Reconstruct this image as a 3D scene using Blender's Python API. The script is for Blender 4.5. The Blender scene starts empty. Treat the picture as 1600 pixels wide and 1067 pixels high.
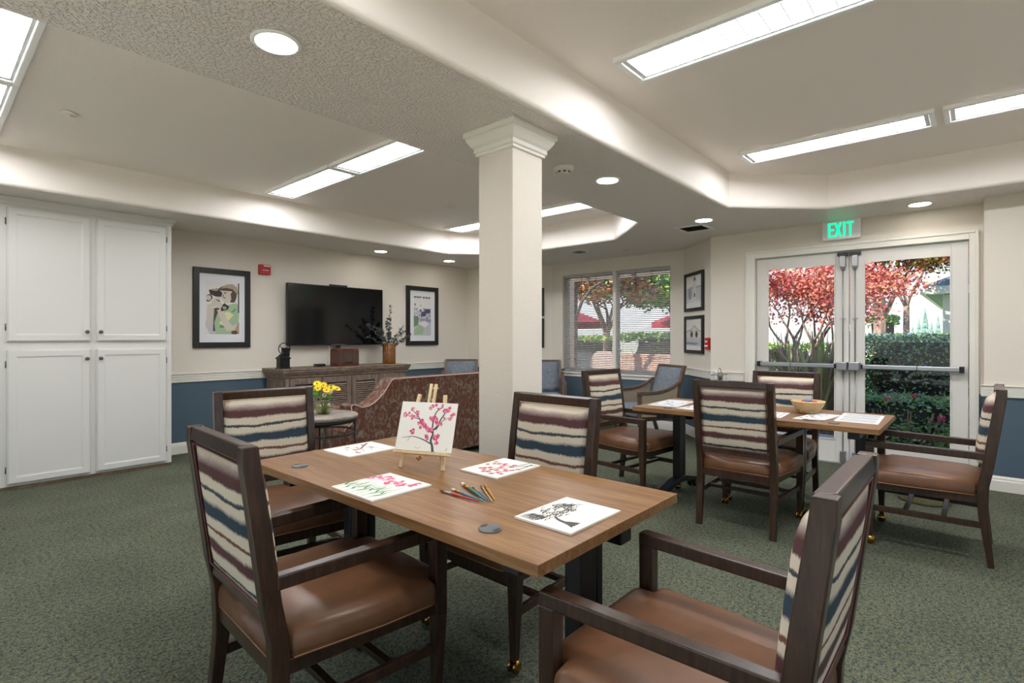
import bpy, math, random
from mathutils import Vector, Matrix
from mathutils.geometry import tessellate_polygon

sc = bpy.context.scene
COL = sc.collection
PI = math.pi

# ------------------------------------------------------------------ camera
CAM_H = 1.27
YAW = math.atan2(730, 828)                 # the view direction, counter-clockwise from +X
cam_data = bpy.data.cameras.new('camera')
cam_data.sensor_width = 36
cam_data.lens = 828 / 1600 * 36
cam_data.shift_y = -6.5 / 1600
cam_data.clip_start = 0.02
cam_data.clip_end = 500
cam = bpy.data.objects.new('camera', cam_data)
COL.objects.link(cam)
cam.location = (0, 0, CAM_H)
cam.rotation_euler = (PI / 2, 0, YAW - PI / 2)
sc.camera = cam

# ------------------------------------------------------------------ sky, sun, exposure
world = bpy.data.worlds.new('sky')
sc.world = world
world.use_nodes = True
wn = world.node_tree
wn.nodes.clear()
tcs = wn.nodes.new('ShaderNodeTexCoord')
sps = wn.nodes.new('ShaderNodeSeparateXYZ')
wn.links.new(tcs.outputs['Generated'], sps.inputs[0])
skyr = wn.nodes.new('ShaderNodeValToRGB')
el = skyr.color_ramp.elements
el[0].position, el[0].color = 0.0, (.86, .87, .84, 1)
el[1].position, el[1].color = 1.0, (.16, .34, .78, 1)
for p_, c_ in ((.03, (.95, .96, .97, 1)), (.10, (.80, .89, .98, 1)), (.22, (.52, .72, .96, 1)), (.5, (.28, .50, .90, 1))):
    e_ = el.new(p_)
    e_.color = c_
wn.links.new(sps.outputs['Z'], skyr.inputs[0])
bg = wn.nodes.new('ShaderNodeBackground')
bg.inputs['Strength'].default_value = 1.15
wo = wn.nodes.new('ShaderNodeOutputWorld')
wn.links.new(skyr.outputs[0], bg.inputs[0])
wn.links.new(bg.outputs[0], wo.inputs[0])

sun_data = bpy.data.lights.new('sun', 'SUN')
sun_data.energy = 5.5
sun_data.angle = math.radians(0.6)
sun_data.color = (1.0, 0.95, 0.86)
sun = bpy.data.objects.new('sun', sun_data)
COL.objects.link(sun)
sun.rotation_euler = Vector((1.0, -0.55, -0.95)).to_track_quat('-Z', 'Y').to_euler()
sun.location = (-5, 5, 12)

sc.view_settings.view_transform = 'Standard'
sc.view_settings.look = 'None'
sc.view_settings.gamma = 1
sc.view_settings.use_curve_mapping = False
sc.view_settings.exposure = 0.55
sc.cycles.max_bounces = 10
sc.cycles.diffuse_bounces = 8
sc.cycles.sample_clamp_indirect = 20

LENS_POWER = 22.0       # fluorescent diffusers
DOWN_POWER = 22.0       # recessed downlights


# ------------------------------------------------------------------ materials
def lin(h):
    h = h.lstrip('#')
    o = []
    for i in (0, 2, 4):
        v = int(h[i:i + 2], 16) / 255
        o.append(v / 12.92 if v <= 0.04045 else ((v + 0.055) / 1.055) ** 2.4)
    return (*o, 1)


MATS = {}


def mat(name, color='#808080', rough=0.6, metal=0.0, spec=None, emit=None, estr=0.0):
    if name in MATS:
        return MATS[name]
    m = bpy.data.materials.new(name)
    m.use_nodes = True
    b = m.node_tree.nodes['Principled BSDF']
    b.inputs['Base Color'].default_value = lin(color)
    b.inputs['Roughness'].default_value = rough
    b.inputs['Metallic'].default_value = metal
    if spec is not None:
        b.inputs['Specular IOR Level'].default_value = spec
    if emit:
        b.inputs['Emission Color'].default_value = lin(emit)
        b.inputs['Emission Strength'].default_value = estr
    m.diffuse_color = lin(color)
    MATS[name] = m
    return m


def nd(m, typ, **kw):
    n = m.node_tree.nodes.new(typ)
    for k, v in kw.items():
        if k in n.inputs.keys():
            n.inputs[k].default_value = v
        else:
            setattr(n, k, v)
    return n


def lk(m, a, b):
    m.node_tree.links.new(a, b)


def ramp(m, stops, interp='LINEAR'):
    r = nd(m, 'ShaderNodeValToRGB')
    r.color_ramp.interpolation = interp
    e = r.color_ramp.elements
    while len(e) < len(stops):
        e.new(0.5)
    for el, (p, c) in zip(e, stops):
        el.position = p
        el.color = lin(c) if isinstance(c, str) else c
    return r


def bsdf(m):
    return m.node_tree.nodes['Principled BSDF']


def coords(m, scale=(1, 1, 1), which='Object', rot=(0, 0, 0)):
    t = nd(m, 'ShaderNodeTexCoord')
    mp = nd(m, 'ShaderNodeMapping')
    mp.inputs['Scale'].default_value = scale
    mp.inputs['Rotation'].default_value = rot
    lk(m, t.outputs[which], mp.inputs['Vector'])
    return mp.outputs['Vector']


def bump(m, height, strength=0.2, dist=0.005):
    b = nd(m, 'ShaderNodeBump', Strength=strength, Distance=dist)
    lk(m, height, b.inputs['Height'])
    lk(m, b.outputs['Normal'], bsdf(m).inputs['Normal'])


def noisy(name, stops, scale=(1, 1, 1), nscale=5, detail=4, rough=0.6, metal=0, bstr=0.0, bdist=0.003, spec=None, distortion=0.0):
    """colour from a noise texture through a ramp, optionally bumped"""
    if name in MATS:
        return MATS[name]
    m = mat(name, stops[len(stops) // 2][1], rough, metal, spec)
    v = coords(m, scale)
    n = nd(m, 'ShaderNodeTexNoise', Scale=nscale, Detail=detail, Distortion=distortion)
    lk(m, v, n.inputs['Vector'])
    r = ramp(m, stops)
    lk(m, n.outputs['Fac'], r.inputs['Fac'])
    lk(m, r.outputs['Color'], bsdf(m).inputs['Base Color'])
    if bstr:
        bump(m, n.outputs['Fac'], bstr, bdist)
    return m


def plaster(name, color, bstr, nscale=60, dist=0.004):
    m = mat(name, color, 0.55, spec=0.3)
    v = coords(m)
    n = nd(m, 'ShaderNodeTexNoise', Scale=nscale, Detail=3)
    lk(m, v, n.inputs['Vector'])
    r = ramp(m, [(0.45, '#000000'), (0.6, '#ffffff')])
    lk(m, n.outputs['Fac'], r.inputs['Fac'])
    bump(m, r.outputs['Color'], bstr, dist)
    return m


m_wall = plaster('wall_paint', '#dcd4c8', 0.12, 45, 0.003)
m_wall_blue = plaster('wainscot_blue_paint', '#4f616f', 0.12, 45, 0.003)
m_ceiling = plaster('ceiling_paint', '#f4ece4', 0.10, 60, 0.003)
m_soffit = plaster('textured_soffit_paint', '#f4ede6', 0.7, 62, 0.016)
bsdf(m_soffit).inputs['Roughness'].default_value = 0.33
bsdf(m_soffit).inputs['Specular IOR Level'].default_value = 0.6
m_trim = mat('white_trim_paint', '#e6e3da', 0.35)
m_cab = mat('white_cabinet_paint', '#d6d4cf', 0.4)
m_door = mat('door_paint', '#dfdcd6', 0.4)
m_metal = mat('brushed_aluminium', '#a9abae', 0.35, 0.85)
m_black = mat('black_powder_coat', '#16171a', 0.4)
m_blackpl = mat('black_plastic', '#0c0c0e', 0.35)
m_brass = mat('polished_brass', '#b08a45', 0.15, 1.0)
m_nickel = mat('dark_nickel', '#6f6a64', 0.3, 0.9)
m_white = mat('white_plastic', '#e8e8e6', 0.45)
m_canvas = mat('white_canvas', '#efece2', 0.6)
m_diff = mat('diffuser_light', '#ffffff', 0.5, emit='#fbfcff', estr=LENS_POWER)
m_down = mat('downlight_lens', '#ffffff', 0.5, emit='#fff8ec', estr=DOWN_POWER)
m_red = mat('alarm_red_plastic', '#b3202a', 0.35)


def make_glass():
    m = bpy.data.materials.new('clear_window_glass')
    m.use_nodes = True
    m.node_tree.nodes.clear()
    tr = nd(m, 'ShaderNodeBsdfTransparent')
    tr.inputs[0].default_value = (0.93, 0.95, 0.95, 1)
    gl = nd(m, 'ShaderNodeBsdfGlossy', Roughness=0.0)
    fr = nd(m, 'ShaderNodeFresnel', IOR=1.35)
    mx = nd(m, 'ShaderNodeMixShader')
    o = nd(m, 'ShaderNodeOutputMaterial')
    lk(m, fr.outputs[0], mx.inputs[0])
    lk(m, tr.outputs[0], mx.inputs[1])
    lk(m, gl.outputs[0], mx.inputs[2])
    lk(m, mx.outputs[0], o.inputs[0])
    return m


m_glass = make_glass()
m_glassware = mat('clear_glassware', '#ffffff', 0.03)
bsdf(m_glassware).inputs['Transmission Weight'].default_value = 1.0
bsdf(m_glassware).inputs['IOR'].default_value = 1.3
m_amber = mat('amber_glass', '#a5691d', 0.1)
bsdf(m_amber).inputs['Transmission Weight'].default_value = 0.6


def make_carpet():
    m = mat('green_loop_carpet', '#5f6f5e', 0.95, spec=0.1)
    v = coords(m, (1, 1, 1))
    n1 = nd(m, 'ShaderNodeTexNoise', Scale=48, Detail=4, Roughness=0.85)
    n2 = nd(m, 'ShaderNodeTexNoise', Scale=110, Detail=3, Roughness=0.8)
    n3 = nd(m, 'ShaderNodeTexNoise', Scale=2.2, Detail=3)
    w = nd(m, 'ShaderNodeTexVoronoi', Scale=130)
    for n in (n1, n2, n3, w):
        lk(m, v, n.inputs['Vector'])
    r = ramp(m, [(0.36, '#1f3238'), (0.45, '#3d5251'), (0.5, '#5d6454'), (0.55, '#8a8462'), (0.64, '#426061')])
    lk(m, n1.outputs['Fac'], r.inputs['Fac'])
    r2 = ramp(m, [(0.40, '#182326'), (0.5, '#585f52'), (0.60, '#938e73')])
    lk(m, n2.outputs['Fac'], r2.inputs['Fac'])
    mx = nd(m, 'ShaderNodeMixRGB', Fac=0.45)
    lk(m, r.outputs[0], mx.inputs[1])
    lk(m, r2.outputs[0], mx.inputs[2])
    mx2 = nd(m, 'ShaderNodeMixRGB', blend_type='MULTIPLY', Fac=0.35)
    r3 = ramp(m, [(0.35, '#b8b8b8'), (0.65, '#ffffff')])
    lk(m, n3.outputs['Fac'], r3.inputs['Fac'])
    lk(m, mx.outputs[0], mx2.inputs[1])
    lk(m, r3.outputs[0], mx2.inputs[2])
    lk(m, mx2.outputs[0], bsdf(m).inputs['Base Color'])
    bump(m, n1.outputs['Fac'], 0.9, 0.012)
    return m


m_carpet = make_carpet()


def wood(name, stops, scale, rough=0.35, bstr=0.05, nscale=4.0):
    if name in MATS:
        return MATS[name]
    m = mat(name, stops[1][1], rough)
    v = coords(m, scale)
    n = nd(m, 'ShaderNodeTexNoise', Scale=nscale, Detail=8, Roughness=0.62, Distortion=0.6)
    lk(m, v, n.inputs['Vector'])
    r = ramp(m, stops)
    lk(m, n.outputs['Fac'], r.inputs['Fac'])
    lk(m, r.outputs['Color'], bsdf(m).inputs['Base Color'])
    if bstr:
        bump(m, n.outputs['Fac'], bstr, 0.002)
    return m


m_laminate = wood('walnut_laminate', [(0.3, '#6d4c2d'), (0.5, '#86603c'), (0.7, '#9b764f')], (14, 0.9, 14), 0.34, 0.02)
bsdf(m_laminate).inputs['Specular IOR Level'].default_value = 0.35
m_frame = wood('dark_walnut_frame', [(0.3, '#281b13'), (0.5, '#38271d'), (0.7, '#493326')], (18, 18, 2.5), 0.28, 0.02)
m_frame2 = wood('weathered_brown_frame', [(0.3, '#4a3930'), (0.5, '#604c40'), (0.7, '#76604f')], (18, 18, 2.5), 0.4, 0.02)
m_rustic = wood('weathered_oak', [(0.3, '#54463a'), (0.5, '#7a685a'), (0.72, '#9c8874')], (3, 12, 12), 0.6, 0.25)
m_rustic_v = wood('weathered_oak_upright', [(0.3, '#50433a'), (0.5, '#75655a'), (0.72, '#96836f')], (12, 12, 2), 0.6, 0.25)
m_tabletop_grey = wood('grey_washed_top', [(0.3, '#6b6259'), (0.5, '#8a8075'), (0.7, '#a0968a')], (3, 12, 12), 0.5, 0.1)
m_pine = wood('pale_pine', [(0.3, '#cdb184'), (0.5, '#ddc49a'), (0.7, '#e8d6b2')], (10, 10, 3), 0.5, 0.02)
m_leather = noisy('brown_saddle_leather', [(0.35, '#66452e'), (0.65, '#765037')], nscale=9, rough=0.36, spec=0.5)
m_piping = mat('copper_piping', '#9a6a4c', 0.4)
m_redpipe = mat('maroon_piping', '#6a3a38', 0.6)


def make_stripes():
    m = mat('striped_watercolour_fabric', '#cfc3ae', 0.85, spec=0.2)
    t = nd(m, 'ShaderNodeTexCoord')
    sp = nd(m, 'ShaderNodeSeparateXYZ')
    lk(m, t.outputs['Object'], sp.inputs[0])
    mp = nd(m, 'ShaderNodeMapping')
    mp.inputs['Scale'].default_value = (5, 5, 9)
    lk(m, t.outputs['Object'], mp.inputs['Vector'])
    n = nd(m, 'ShaderNodeTexNoise', Scale=1.2, Detail=6, Roughness=0.55)
    lk(m, mp.outputs[0], n.inputs['Vector'])
    mp2 = nd(m, 'ShaderNodeMapping')
    mp2.inputs['Scale'].default_value = (90, 90, 40)
    lk(m, t.outputs['Object'], mp2.inputs['Vector'])
    n2 = nd(m, 'ShaderNodeTexNoise', Scale=1.5, Detail=3, Roughness=0.6)
    lk(m, mp2.outputs[0], n2.inputs['Vector'])
    # v = 0 at the bottom of the pad, 1 at the top
    a = nd(m, 'ShaderNodeMapRange')
    a.inputs['From Min'].default_value = 0.53
    a.inputs['From Max'].default_value = 0.94
    lk(m, sp.outputs['Z'], a.inputs['Value'])
    b = nd(m, 'ShaderNodeMath', operation='MULTIPLY_ADD')
    b.inputs[1].default_value = 0.09
    lk(m, n.outputs['Fac'], b.inputs[0])
    lk(m, a.outputs[0], b.inputs[2])
    c = nd(m, 'ShaderNodeMath', operation='MULTIPLY_ADD')
    c.inputs[1].default_value = 0.035
    lk(m, n2.outputs['Fac'], c.inputs[0])
    lk(m, b.outputs[0], c.inputs[2])
    d = nd(m, 'ShaderNodeMath', operation='SUBTRACT')
    d.inputs[1].default_value = 0.06
    lk(m, c.outputs[0], d.inputs[0])
    cr, mar, nav, rst = '#cfc4b0', '#583b3b', '#35434f', '#704a3e'
    st = [(0.0, cr), (0.045, cr), (0.055, '#3b4048'), (0.075, '#3b4048'), (0.085, cr), (0.165, cr), (0.19, mar), (0.255, mar),
          (0.285, cr), (0.345, cr), (0.353, rst), (0.375, rst), (0.385, cr), (0.455, cr), (0.475, nav), (0.56, nav),
          (0.60, cr), (0.66, cr), (0.668, '#3a3f45'), (0.69, '#4d5357'), (0.70, cr), (0.77, cr), (0.79, mar), (0.86, mar), (0.915, '#a3928a'), (0.95, cr), (1.0, cr)]
    r = ramp(m, st)
    lk(m, d.outputs[0], r.inputs['Fac'])
    lk(m, r.outputs[0], bsdf(m).inputs['Base Color'])
    bump(m, n2.outputs['Fac'], 0.2, 0.001)
    return m


m_stripes = make_stripes()
m_greyvelvet = noisy('blue_grey_velvet', [(0.35, '#69717a'), (0.65, '#79818a')], nscale=30, rough=0.9, bstr=0.1)


def make_cane():
    m = mat('woven_cane', '#a89c85', 0.8)
    v = coords(m, (90, 90, 90))
    w = nd(m, 'ShaderNodeTexChecker', Scale=1.0)
    w.inputs['Color1'].default_value = lin('#b9ad96')
    w.inputs['Color2'].default_value = lin('#6d6252')
    lk(m, v, w.inputs['Vector'])
    lk(m, w.outputs['Color'], bsdf(m).inputs['Base Color'])
    bump(m, w.outputs['Fac'], 0.4, 0.003)
    return m


m_cane = make_cane()


def make_brocade():
    m = mat('rust_brocade_fabric', '#6a4233', 0.8)
    v = coords(m, (1, 1, 0.6))
    n = nd(m, 'ShaderNodeTexNoise', Scale=24, Detail=6, Distortion=1.2, Roughness=0.7)
    lk(m, v, n.inputs['Vector'])
    r = ramp(m, [(0.46, '#5c3324'), (0.52, '#653d2b'), (0.55, '#6d6052'), (0.62, '#7c7161')])
    lk(m, n.outputs['Fac'], r.inputs['Fac'])
    lk(m, r.outputs['Color'], bsdf(m).inputs['Base Color'])
    bump(m, n.outputs['Fac'], 0.15, 0.003)
    return m


m_brocade = make_brocade()


# ------------------------------------------------------------------ mesh helper
class MB:
    def __init__(s):
        s.v, s.f, s.mi, s.sm = [], [], [], []

    def add(s, vs, fs, mi=0, smooth=False):
        o = len(s.v)
        s.v += [tuple(p) for p in vs]
        for f in fs:
            s.f.append([i + o for i in f])
            s.mi.append(mi)
            s.sm.append(smooth)
        return s

    def box(s, x0, x1, y0, y1, z0, z1, mi=0):
        vs = [(x, y, z) for z in (z0, z1) for y in (y0, y1) for x in (x0, x1)]
        return s.add(vs, [(0, 2, 3, 1), (4, 5, 7, 6), (0, 1, 5, 4), (2, 6, 7, 3), (0, 4, 6, 2), (1, 3, 7, 5)], mi)

    def beam(s, p, q, w, h, side=None, mi=0, w2=None, h2=None):
        """box from p to q; w measured along `side`, h across it"""
        p, q = Vector(p), Vector(q)
        d = (q - p).normalized()
        if side is None:
            side = Vector((0, 0, 1)).cross(d)
            if side.length < 1e-4:
                side = Vector((1, 0, 0))
        side = Vector(side)
        side = (side - d * side.dot(d)).normalized()
        up = d.cross(side).normalized()
        w2 = w if w2 is None else w2
        h2 = h if h2 is None else h2
        vs = []
        for c, a, b in ((p, w / 2, h / 2), (q, w2 / 2, h2 / 2)):
            for i, j in ((-1, -1), (1, -1), (1, 1), (-1, 1)):
                vs.append(c + side * a * i + up * b * j)
        return s.add(vs, [(3, 2, 1, 0), (4, 5, 6, 7), (0, 1, 5, 4), (1, 2, 6, 5), (2, 3, 7, 6), (3, 0, 4, 7)], mi)

    def tube(s, pts, r, n=8, mi=0, closed=False):
        pts = [Vector(p) for p in pts]
        k = len(pts)
        rs = r if isinstance(r, (list, tuple)) else [r] * k
        vs, fs = [], []
        prev = None
        for i, p in enumerate(pts):
            if closed:
                d = pts[(i + 1) % k] - pts[i - 1]
            else:
                d = pts[min(i + 1, k - 1)] - pts[max(i - 1, 0)]
            d.normalize()
            if prev is None:
                a = d.orthogonal().normalized()
            else:
                a = (prev - d * prev.dot(d))
                a = a.normalized() if a.length > 1e-6 else d.orthogonal().normalized()
            prev = a
            b = d.cross(a)
            for j in range(n):
                t = 2 * PI * j / n
                vs.append(p + (a * math.cos(t) + b * math.sin(t)) * rs[i])
        rng = k if closed else k - 1
        for i in range(rng):
            i2 = (i + 1) % k
            for j in range(n):
                j2 = (j + 1) % n
                fs.append((i * n + j, i * n + j2, i2 * n + j2, i2 * n + j))
        s.add(vs, fs, mi, True)
        if not closed:
            o = len(s.v) - len(vs)
            s.f += [[o + j for j in range(n)][::-1], [o + (k - 1) * n + j for j in range(n)]]
            s.mi += [mi, mi]
            s.sm += [False, False]
        return s

    def lathe(s, prof, n=24, c=(0, 0, 0), mi=0, smooth=True, axis='z'):
        vs, fs = [], []
        for r, z in prof:
            for j in range(n):
                t = 2 * PI * j / n
                p = (r * math.cos(t), r * math.sin(t), z)
                if axis == 'x':
                    p = (z, p[0], p[1])
                elif axis == 'y':
                    p = (p[0], -z, p[1])
                vs.append((p[0] + c[0], p[1] + c[1], p[2] + c[2]))
        for i in range(len(prof) - 1):
            for j in range(n):
                j2 = (j + 1) % n
                fs.append((i * n + j, i * n + j2, (i + 1) * n + j2, (i + 1) * n + j))
        fs.append(tuple(range(n))[::-1])
        fs.append(tuple((len(prof) - 1) * n + j for j in range(n)))
        return s.add(vs, fs, mi, smooth)

    def prism(s, poly, ext, mi=0):
        """poly: 3D points of a flat outline, swept by the vector ext"""
        poly = [Vector(p) for p in poly]
        ext = Vector(ext)
        n = len(poly)
        vs = poly + [p + ext for p in poly]
        fs = [tuple(range(n))[::-1], tuple(range(n, 2 * n))] + [(i, (i + 1) % n, (i + 1) % n + n, i + n) for i in range(n)]
        return s.add(vs, fs, mi)

    def sphere(s, c, r, mi=0, nu=12, nv=8, sc_=(1, 1, 1)):
        prof = [(max(1e-4, r * math.sin(PI * i / nv)), -r * math.cos(PI * i / nv)) for i in range(nv + 1)]
        o = len(s.v)
        s.lathe(prof, nu, (0, 0, 0), mi)
        for i in range(o, len(s.v)):
            p = s.v[i]
            s.v[i] = (p[0] * sc_[0] + c[0], p[1] * sc_[1] + c[1], p[2] * sc_[2] + c[2])
        return s

    def loft(s, rings, mi=0, smooth=True, cap=True):
        n = len(rings[0])
        vs = [p for r in rings for p in r]
        fs = []
        for i in range(len(rings) - 1):
            for j in range(n):
                j2 = (j + 1) % n
                fs.append((i * n + j, i * n + j2, (i + 1) * n + j2, (i + 1) * n + j))
        if cap:
            fs.append(tuple(range(n))[::-1])
            fs.append(tuple((len(rings) - 1) * n + j for j in range(n)))
        return s.add(vs, fs, mi, smooth)

    def build(s, name, mats, parent=None, loc=(0, 0, 0), rot=(0, 0, 0), bevel=0, seg=2, solid=0, subd=0):
        me = bpy.data.meshes.new(name)
        me.from_pydata(s.v, [], s.f)
        for m in (mats if isinstance(mats, (list, tuple)) else [mats]):
            me.materials.append(m)
        me.polygons.foreach_set('material_index', s.mi)
        me.polygons.foreach_set('use_smooth', s.sm)
        me.update()
        o = bpy.data.objects.new(name, me)
        COL.objects.link(o)
        o.location = loc
        o.rotation_euler = rot
        if parent is not None:
            o.parent = parent
        if bevel:
            b = o.modifiers.new('bevel', 'BEVEL')
            b.width = bevel
            b.segments = seg
            b.limit_method = 'ANGLE'
            b.angle_limit = math.radians(40)
        if solid:
            b = o.modifiers.new('solid', 'SOLIDIFY')
            b.thickness = solid
        return o


def tag(o, label=None, cat=None, group=None, kind=None):
    if label:
        o['label'] = label
    if cat:
        o['category'] = cat
    if group:
        o['group'] = group
    if kind:
        o['kind'] = kind
    return o


def thing(name, label, cat, loc=(0, 0, 0), rotz=0, group=None):
    o = bpy.data.objects.new(name, None)
    COL.objects.link(o)
    o.empty_display_size = 0.1
    o.location = loc
    o.rotation_euler = (0, 0, rotz)
    return tag(o, label, cat, group)


def struct(o):
    o['kind'] = 'structure'
    return o


def kids(o):
    return [c for c in bpy.data.objects if c.parent == o]


def dup(o, parent=None):
    c = o.copy()
    COL.objects.link(c)
    c.parent = parent
    for ch in kids(o):
        dup(ch, c)
    return c


def placed(proto, used, name=None):
    """first call hands back the proto itself, later ones a copied family"""
    if not used:
        used.append(1)
        return proto
    return dup(proto)


# ================================================================== ROOM SHELL
CZ = 2.438            # soffit height
TZ = 2.745            # tray height
RAIL0, RAIL1 = 0.775, 0.875
XW, YW = 6.83, 6.53   # window wall, far wall with the television
XD, XR = 6.17, 5.94   # wall with the doors, wall right of them
XB = 6.26
Y0, X0 = -3.2, -2.8   # walls behind the camera

fl = MB()
fl.add([(X0 - .2, Y0 - .2, 0), (XD + .2, Y0 - .2, 0), (XD + .2, 2.2, 0), (XW + .15, 2.86, 0), (XW + .15, 5.25, 0), (XB + .1, 5.9, 0), (XB + .1, YW + .15, 0), (X0 - .2, YW + .15, 0)],
       [tuple(range(8))])
struct(fl.build('floor', m_carpet))
vf = MB()  # pale floor added out of view to bounce sunlight up to the ceiling
vf.add([(X0, Y0, .003), (XR, Y0, .003), (XR, -1.1, .003), (-.2, -1.1, .003), (-.2, 5.6, .003), (X0, 5.6, .003)], [tuple(range(6))])
struct(vf.build('floor_bounce', mat('pale_bounce_floor', '#dad5cb', .5)))


def inset(poly, d):
    """move a counter-clockwise convex outline inwards by d"""
    n = len(poly)
    out = []
    for i in range(n):
        p0, p1, p2 = Vector(poly[i - 1]), Vector(poly[i]), Vector(poly[(i + 1) % n])
        a = (p1 - p0).normalized()
        b = (p2 - p1).normalized()
        na, nb = Vector((-a.y, a.x)), Vector((-b.y, b.x))
        k = (na + nb)
        k = k / (1 + na.dot(nb))
        out.append(tuple(p1 + k * d))
    return out


tray_left = [(-1.9, 2.63), (4.92, 2.63), (5.585, 3.29), (5.585, 5.03), (5.01, 5.605), (-1.9, 5.605)]
tray_right = [(-0.9, -2.5), (5.52, -2.5), (5.52, 1.03), (4.87, 1.69), (-0.9, 1.69)]
R = 0.03
outer = [(X0 - .2, Y0 - .2), (XD + .3, Y0 - .2), (XD + .3, 2.2), (XW + .2, 2.8), (XW + .2, 5.3), (XB + .2, 5.95), (XB + .2, YW + .2), (X0 - .2, YW + .2)]
ce = MB()
holes = [inset(t, -R) for t in (tray_left, tray_right)]
loops = [[Vector((x, y, 0)) for x, y in outer]] + [[Vector((x, y, 0)) for x, y in h[::-1]] for h in holes]
flat = [p for l in loops for p in l]
tris = tessellate_polygon(loops)
ce.add([(p.x, p.y, CZ) for p in flat], [tuple(t) for t in tris], 0)
for t in (tray_left, tray_right):
    rings = []
    for i in range(9):
        a = PI / 2 * i / 8
        q = inset(t, -R + R * math.sin(a))
        rings.append([(x, y, CZ + R * (1 - math.cos(a))) for x, y in q])
    rings.append([(x, y, TZ) for x, y in t])
    ce.loft(rings, 1, False, False)
    ce.add([(x, y, TZ) for x, y in t], [tuple(range(len(t)))], 1)
ce.add([(x, y, TZ + .25) for x, y in outer], [tuple(range(len(outer)))], 1)
struct(ce.build('ceiling', [m_soffit, m_ceiling]))

T = 0.14   # wall thickness, built outwards


def wall(name, a, b, openings=(), ext=(0.0, 0.0), z1=TZ + 0.25):
    """wall from a to b with the room on the LEFT of a->b; openings (s0, s1, z0, z1) along it"""
    a, b = Vector((*a, 0)), Vector((*b, 0))
    d = (b - a).normalized()
    L = (b - a).length
    n = Vector((d.y, -d.x, 0))
    M = MB()

    def slab(s0, s1, z0, z1_, mi):
        if s1 - s0 < 1e-4 or z1_ - z0 < 1e-4:
            return
        p = [a + d * s0, a + d * s1, a + d * s1 + n * T, a + d * s0 + n * T]
        vs = [(q.x, q.y, z) for z in (z0, z1_) for q in p]
        M.add(vs, [(3, 2, 1, 0), (4, 5, 6, 7), (0, 1, 5, 4), (1, 2, 6, 5), (2, 3, 7, 6), (3, 0, 4, 7)], mi)

    cuts = sorted([-ext[0], L + ext[1]] + [o[0] for o in openings] + [o[1] for o in openings])
    for s0, s1 in zip(cuts[:-1], cuts[1:]):
        mid = (s0 + s1) / 2
        op = [o for o in openings if o[0] < mid < o[1]]
        spans = [(0, z1)]
        if op:
            spans = [(0, op[0][2]), (op[0][3], z1)]
        for z0, zz in spans:
            slab(s0, s1, z0, min(zz, RAIL0), 1) if z0 < RAIL0 else None
            slab(s0, s1, max(z0, RAIL0), zz, 0) if zz > RAIL0 else None
    return struct(M.build(name, [m_wall, m_wall_blue]))


P = {'rear_l': (X0, Y0), 'rear_r': (XR, Y0), 'jog1': (XR, -.03), 'jog2': (XD, -.03), 'd2': (XD, 2.30), 'w1': (XW, 2.96), 'w2': (XW, 5.17),
     'b1': (XB, 5.74), 'b2': (XB, YW), 'tv2': (X0, YW)}
DY0, DY1, DZ = 0.066, 1.857, 2.135
WY0, WY1, WZ0, WZ1 = 3.15, 4.95, 0.74, 2.245
wall('wall_rear', P['rear_l'], P['rear_r'], [(1.2, 6.2, .5, 2.25)], ext=(T, T))  # opening for an unseen window added for its light
wall('wall_right', P['rear_r'], P['jog1'])
wall('wall_return', P['jog1'], P['jog2'], ext=(-T - .001, -.001))
wall('wall_doors', P['jog2'], P['d2'], [(DY0 + .03 - .02, DY1 + .03 + .02, 0, DZ + .02)], ext=(0, 0.05))
wall('wall_pictures', P['d2'], P['w1'], ext=(0, 0.05))
wall('wall_window', P['w1'], P['w2'], [(WY0 - 2.96, WY1 - 2.96, WZ0, WZ1)], ext=(0, 0.05))
wall('wall_bay', P['w2'], P['b1'])
wall('wall_back', P['b1'], P['b2'], ext=(0.05, T))
wall('wall_television', P['b2'], P['tv2'], ext=(0, T))
wall('wall_left', P['tv2'], P['rear_l'], [(1.1, 9.3, .1, 2.35)], ext=(0, 0))  # wide opening added out of view to let sunlight in


def molding(name, a, b, prof, m, ext=(0, 0)):
    """prof: (out, z) outline swept along the wall from a to b (room on the left)"""
    a, b = Vector((*a, 0)), Vector((*b, 0))
    d = (b - a).normalized()
    a = a - d * ext[0]
    b = b + d * ext[1]
    n = Vector((-d.y, d.x, 0))
    M = MB()
    M.prism([a + n * (o - .001) + Vector((0, 0, z)) for o, z in prof], b - a)
    return struct(M.build(name, m))


h = (RAIL1 - RAIL0)
rail_prof = [(0, RAIL0), (.012, RAIL0)]
for i in range(5):
    z = RAIL0 + .006 + i * .0165
    rail_prof += [(.020 - .001 * (i % 2), z), (.020, z + .011), (.014, z + .0125), (.014, z + .0155)]
rail_prof += [(.030, RAIL1 - .008), (.030, RAIL1), (0, RAIL1)]
base_prof = [(0, .002), (.016, .002), (.016, .088), (.012, .095), (.012, .108), (.006, .124), (0, .126)]
segs = [('right', 'rear_r', 'jog1', (0, .02)), ('pictures', 'd2', 'w1', (0, 0)),
        ('bay', 'w2', 'b1', (0, 0)), ('back', 'b1', 'b2', (0, 0)), ]
for n_, a_, b_, ex in segs:
    molding('trim_rail_' + n_, P[a_], P[b_], rail_prof, m_trim, ex)
    molding('baseboard_' + n_, P[a_], P[b_], base_prof, m_trim, ex)
molding('trim_rail_television', P['b2'], (1.72, YW), rail_prof, m_trim)
molding('baseboard_television', P['b2'], (1.72, YW), base_prof, m_trim)
molding('baseboard_rear', P['rear_l'], P['rear_r'], base_prof, m_trim)
molding('baseboard_window', P['w1'], P['w2'], base_prof, m_trim)
molding('trim_rail_window_side', P['w1'], (XW, WY0 - .02), rail_prof, m_trim)
molding('trim_rail_window_end', (XW, WY1 + .02), P['w2'], rail_prof, m_trim)
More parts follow.
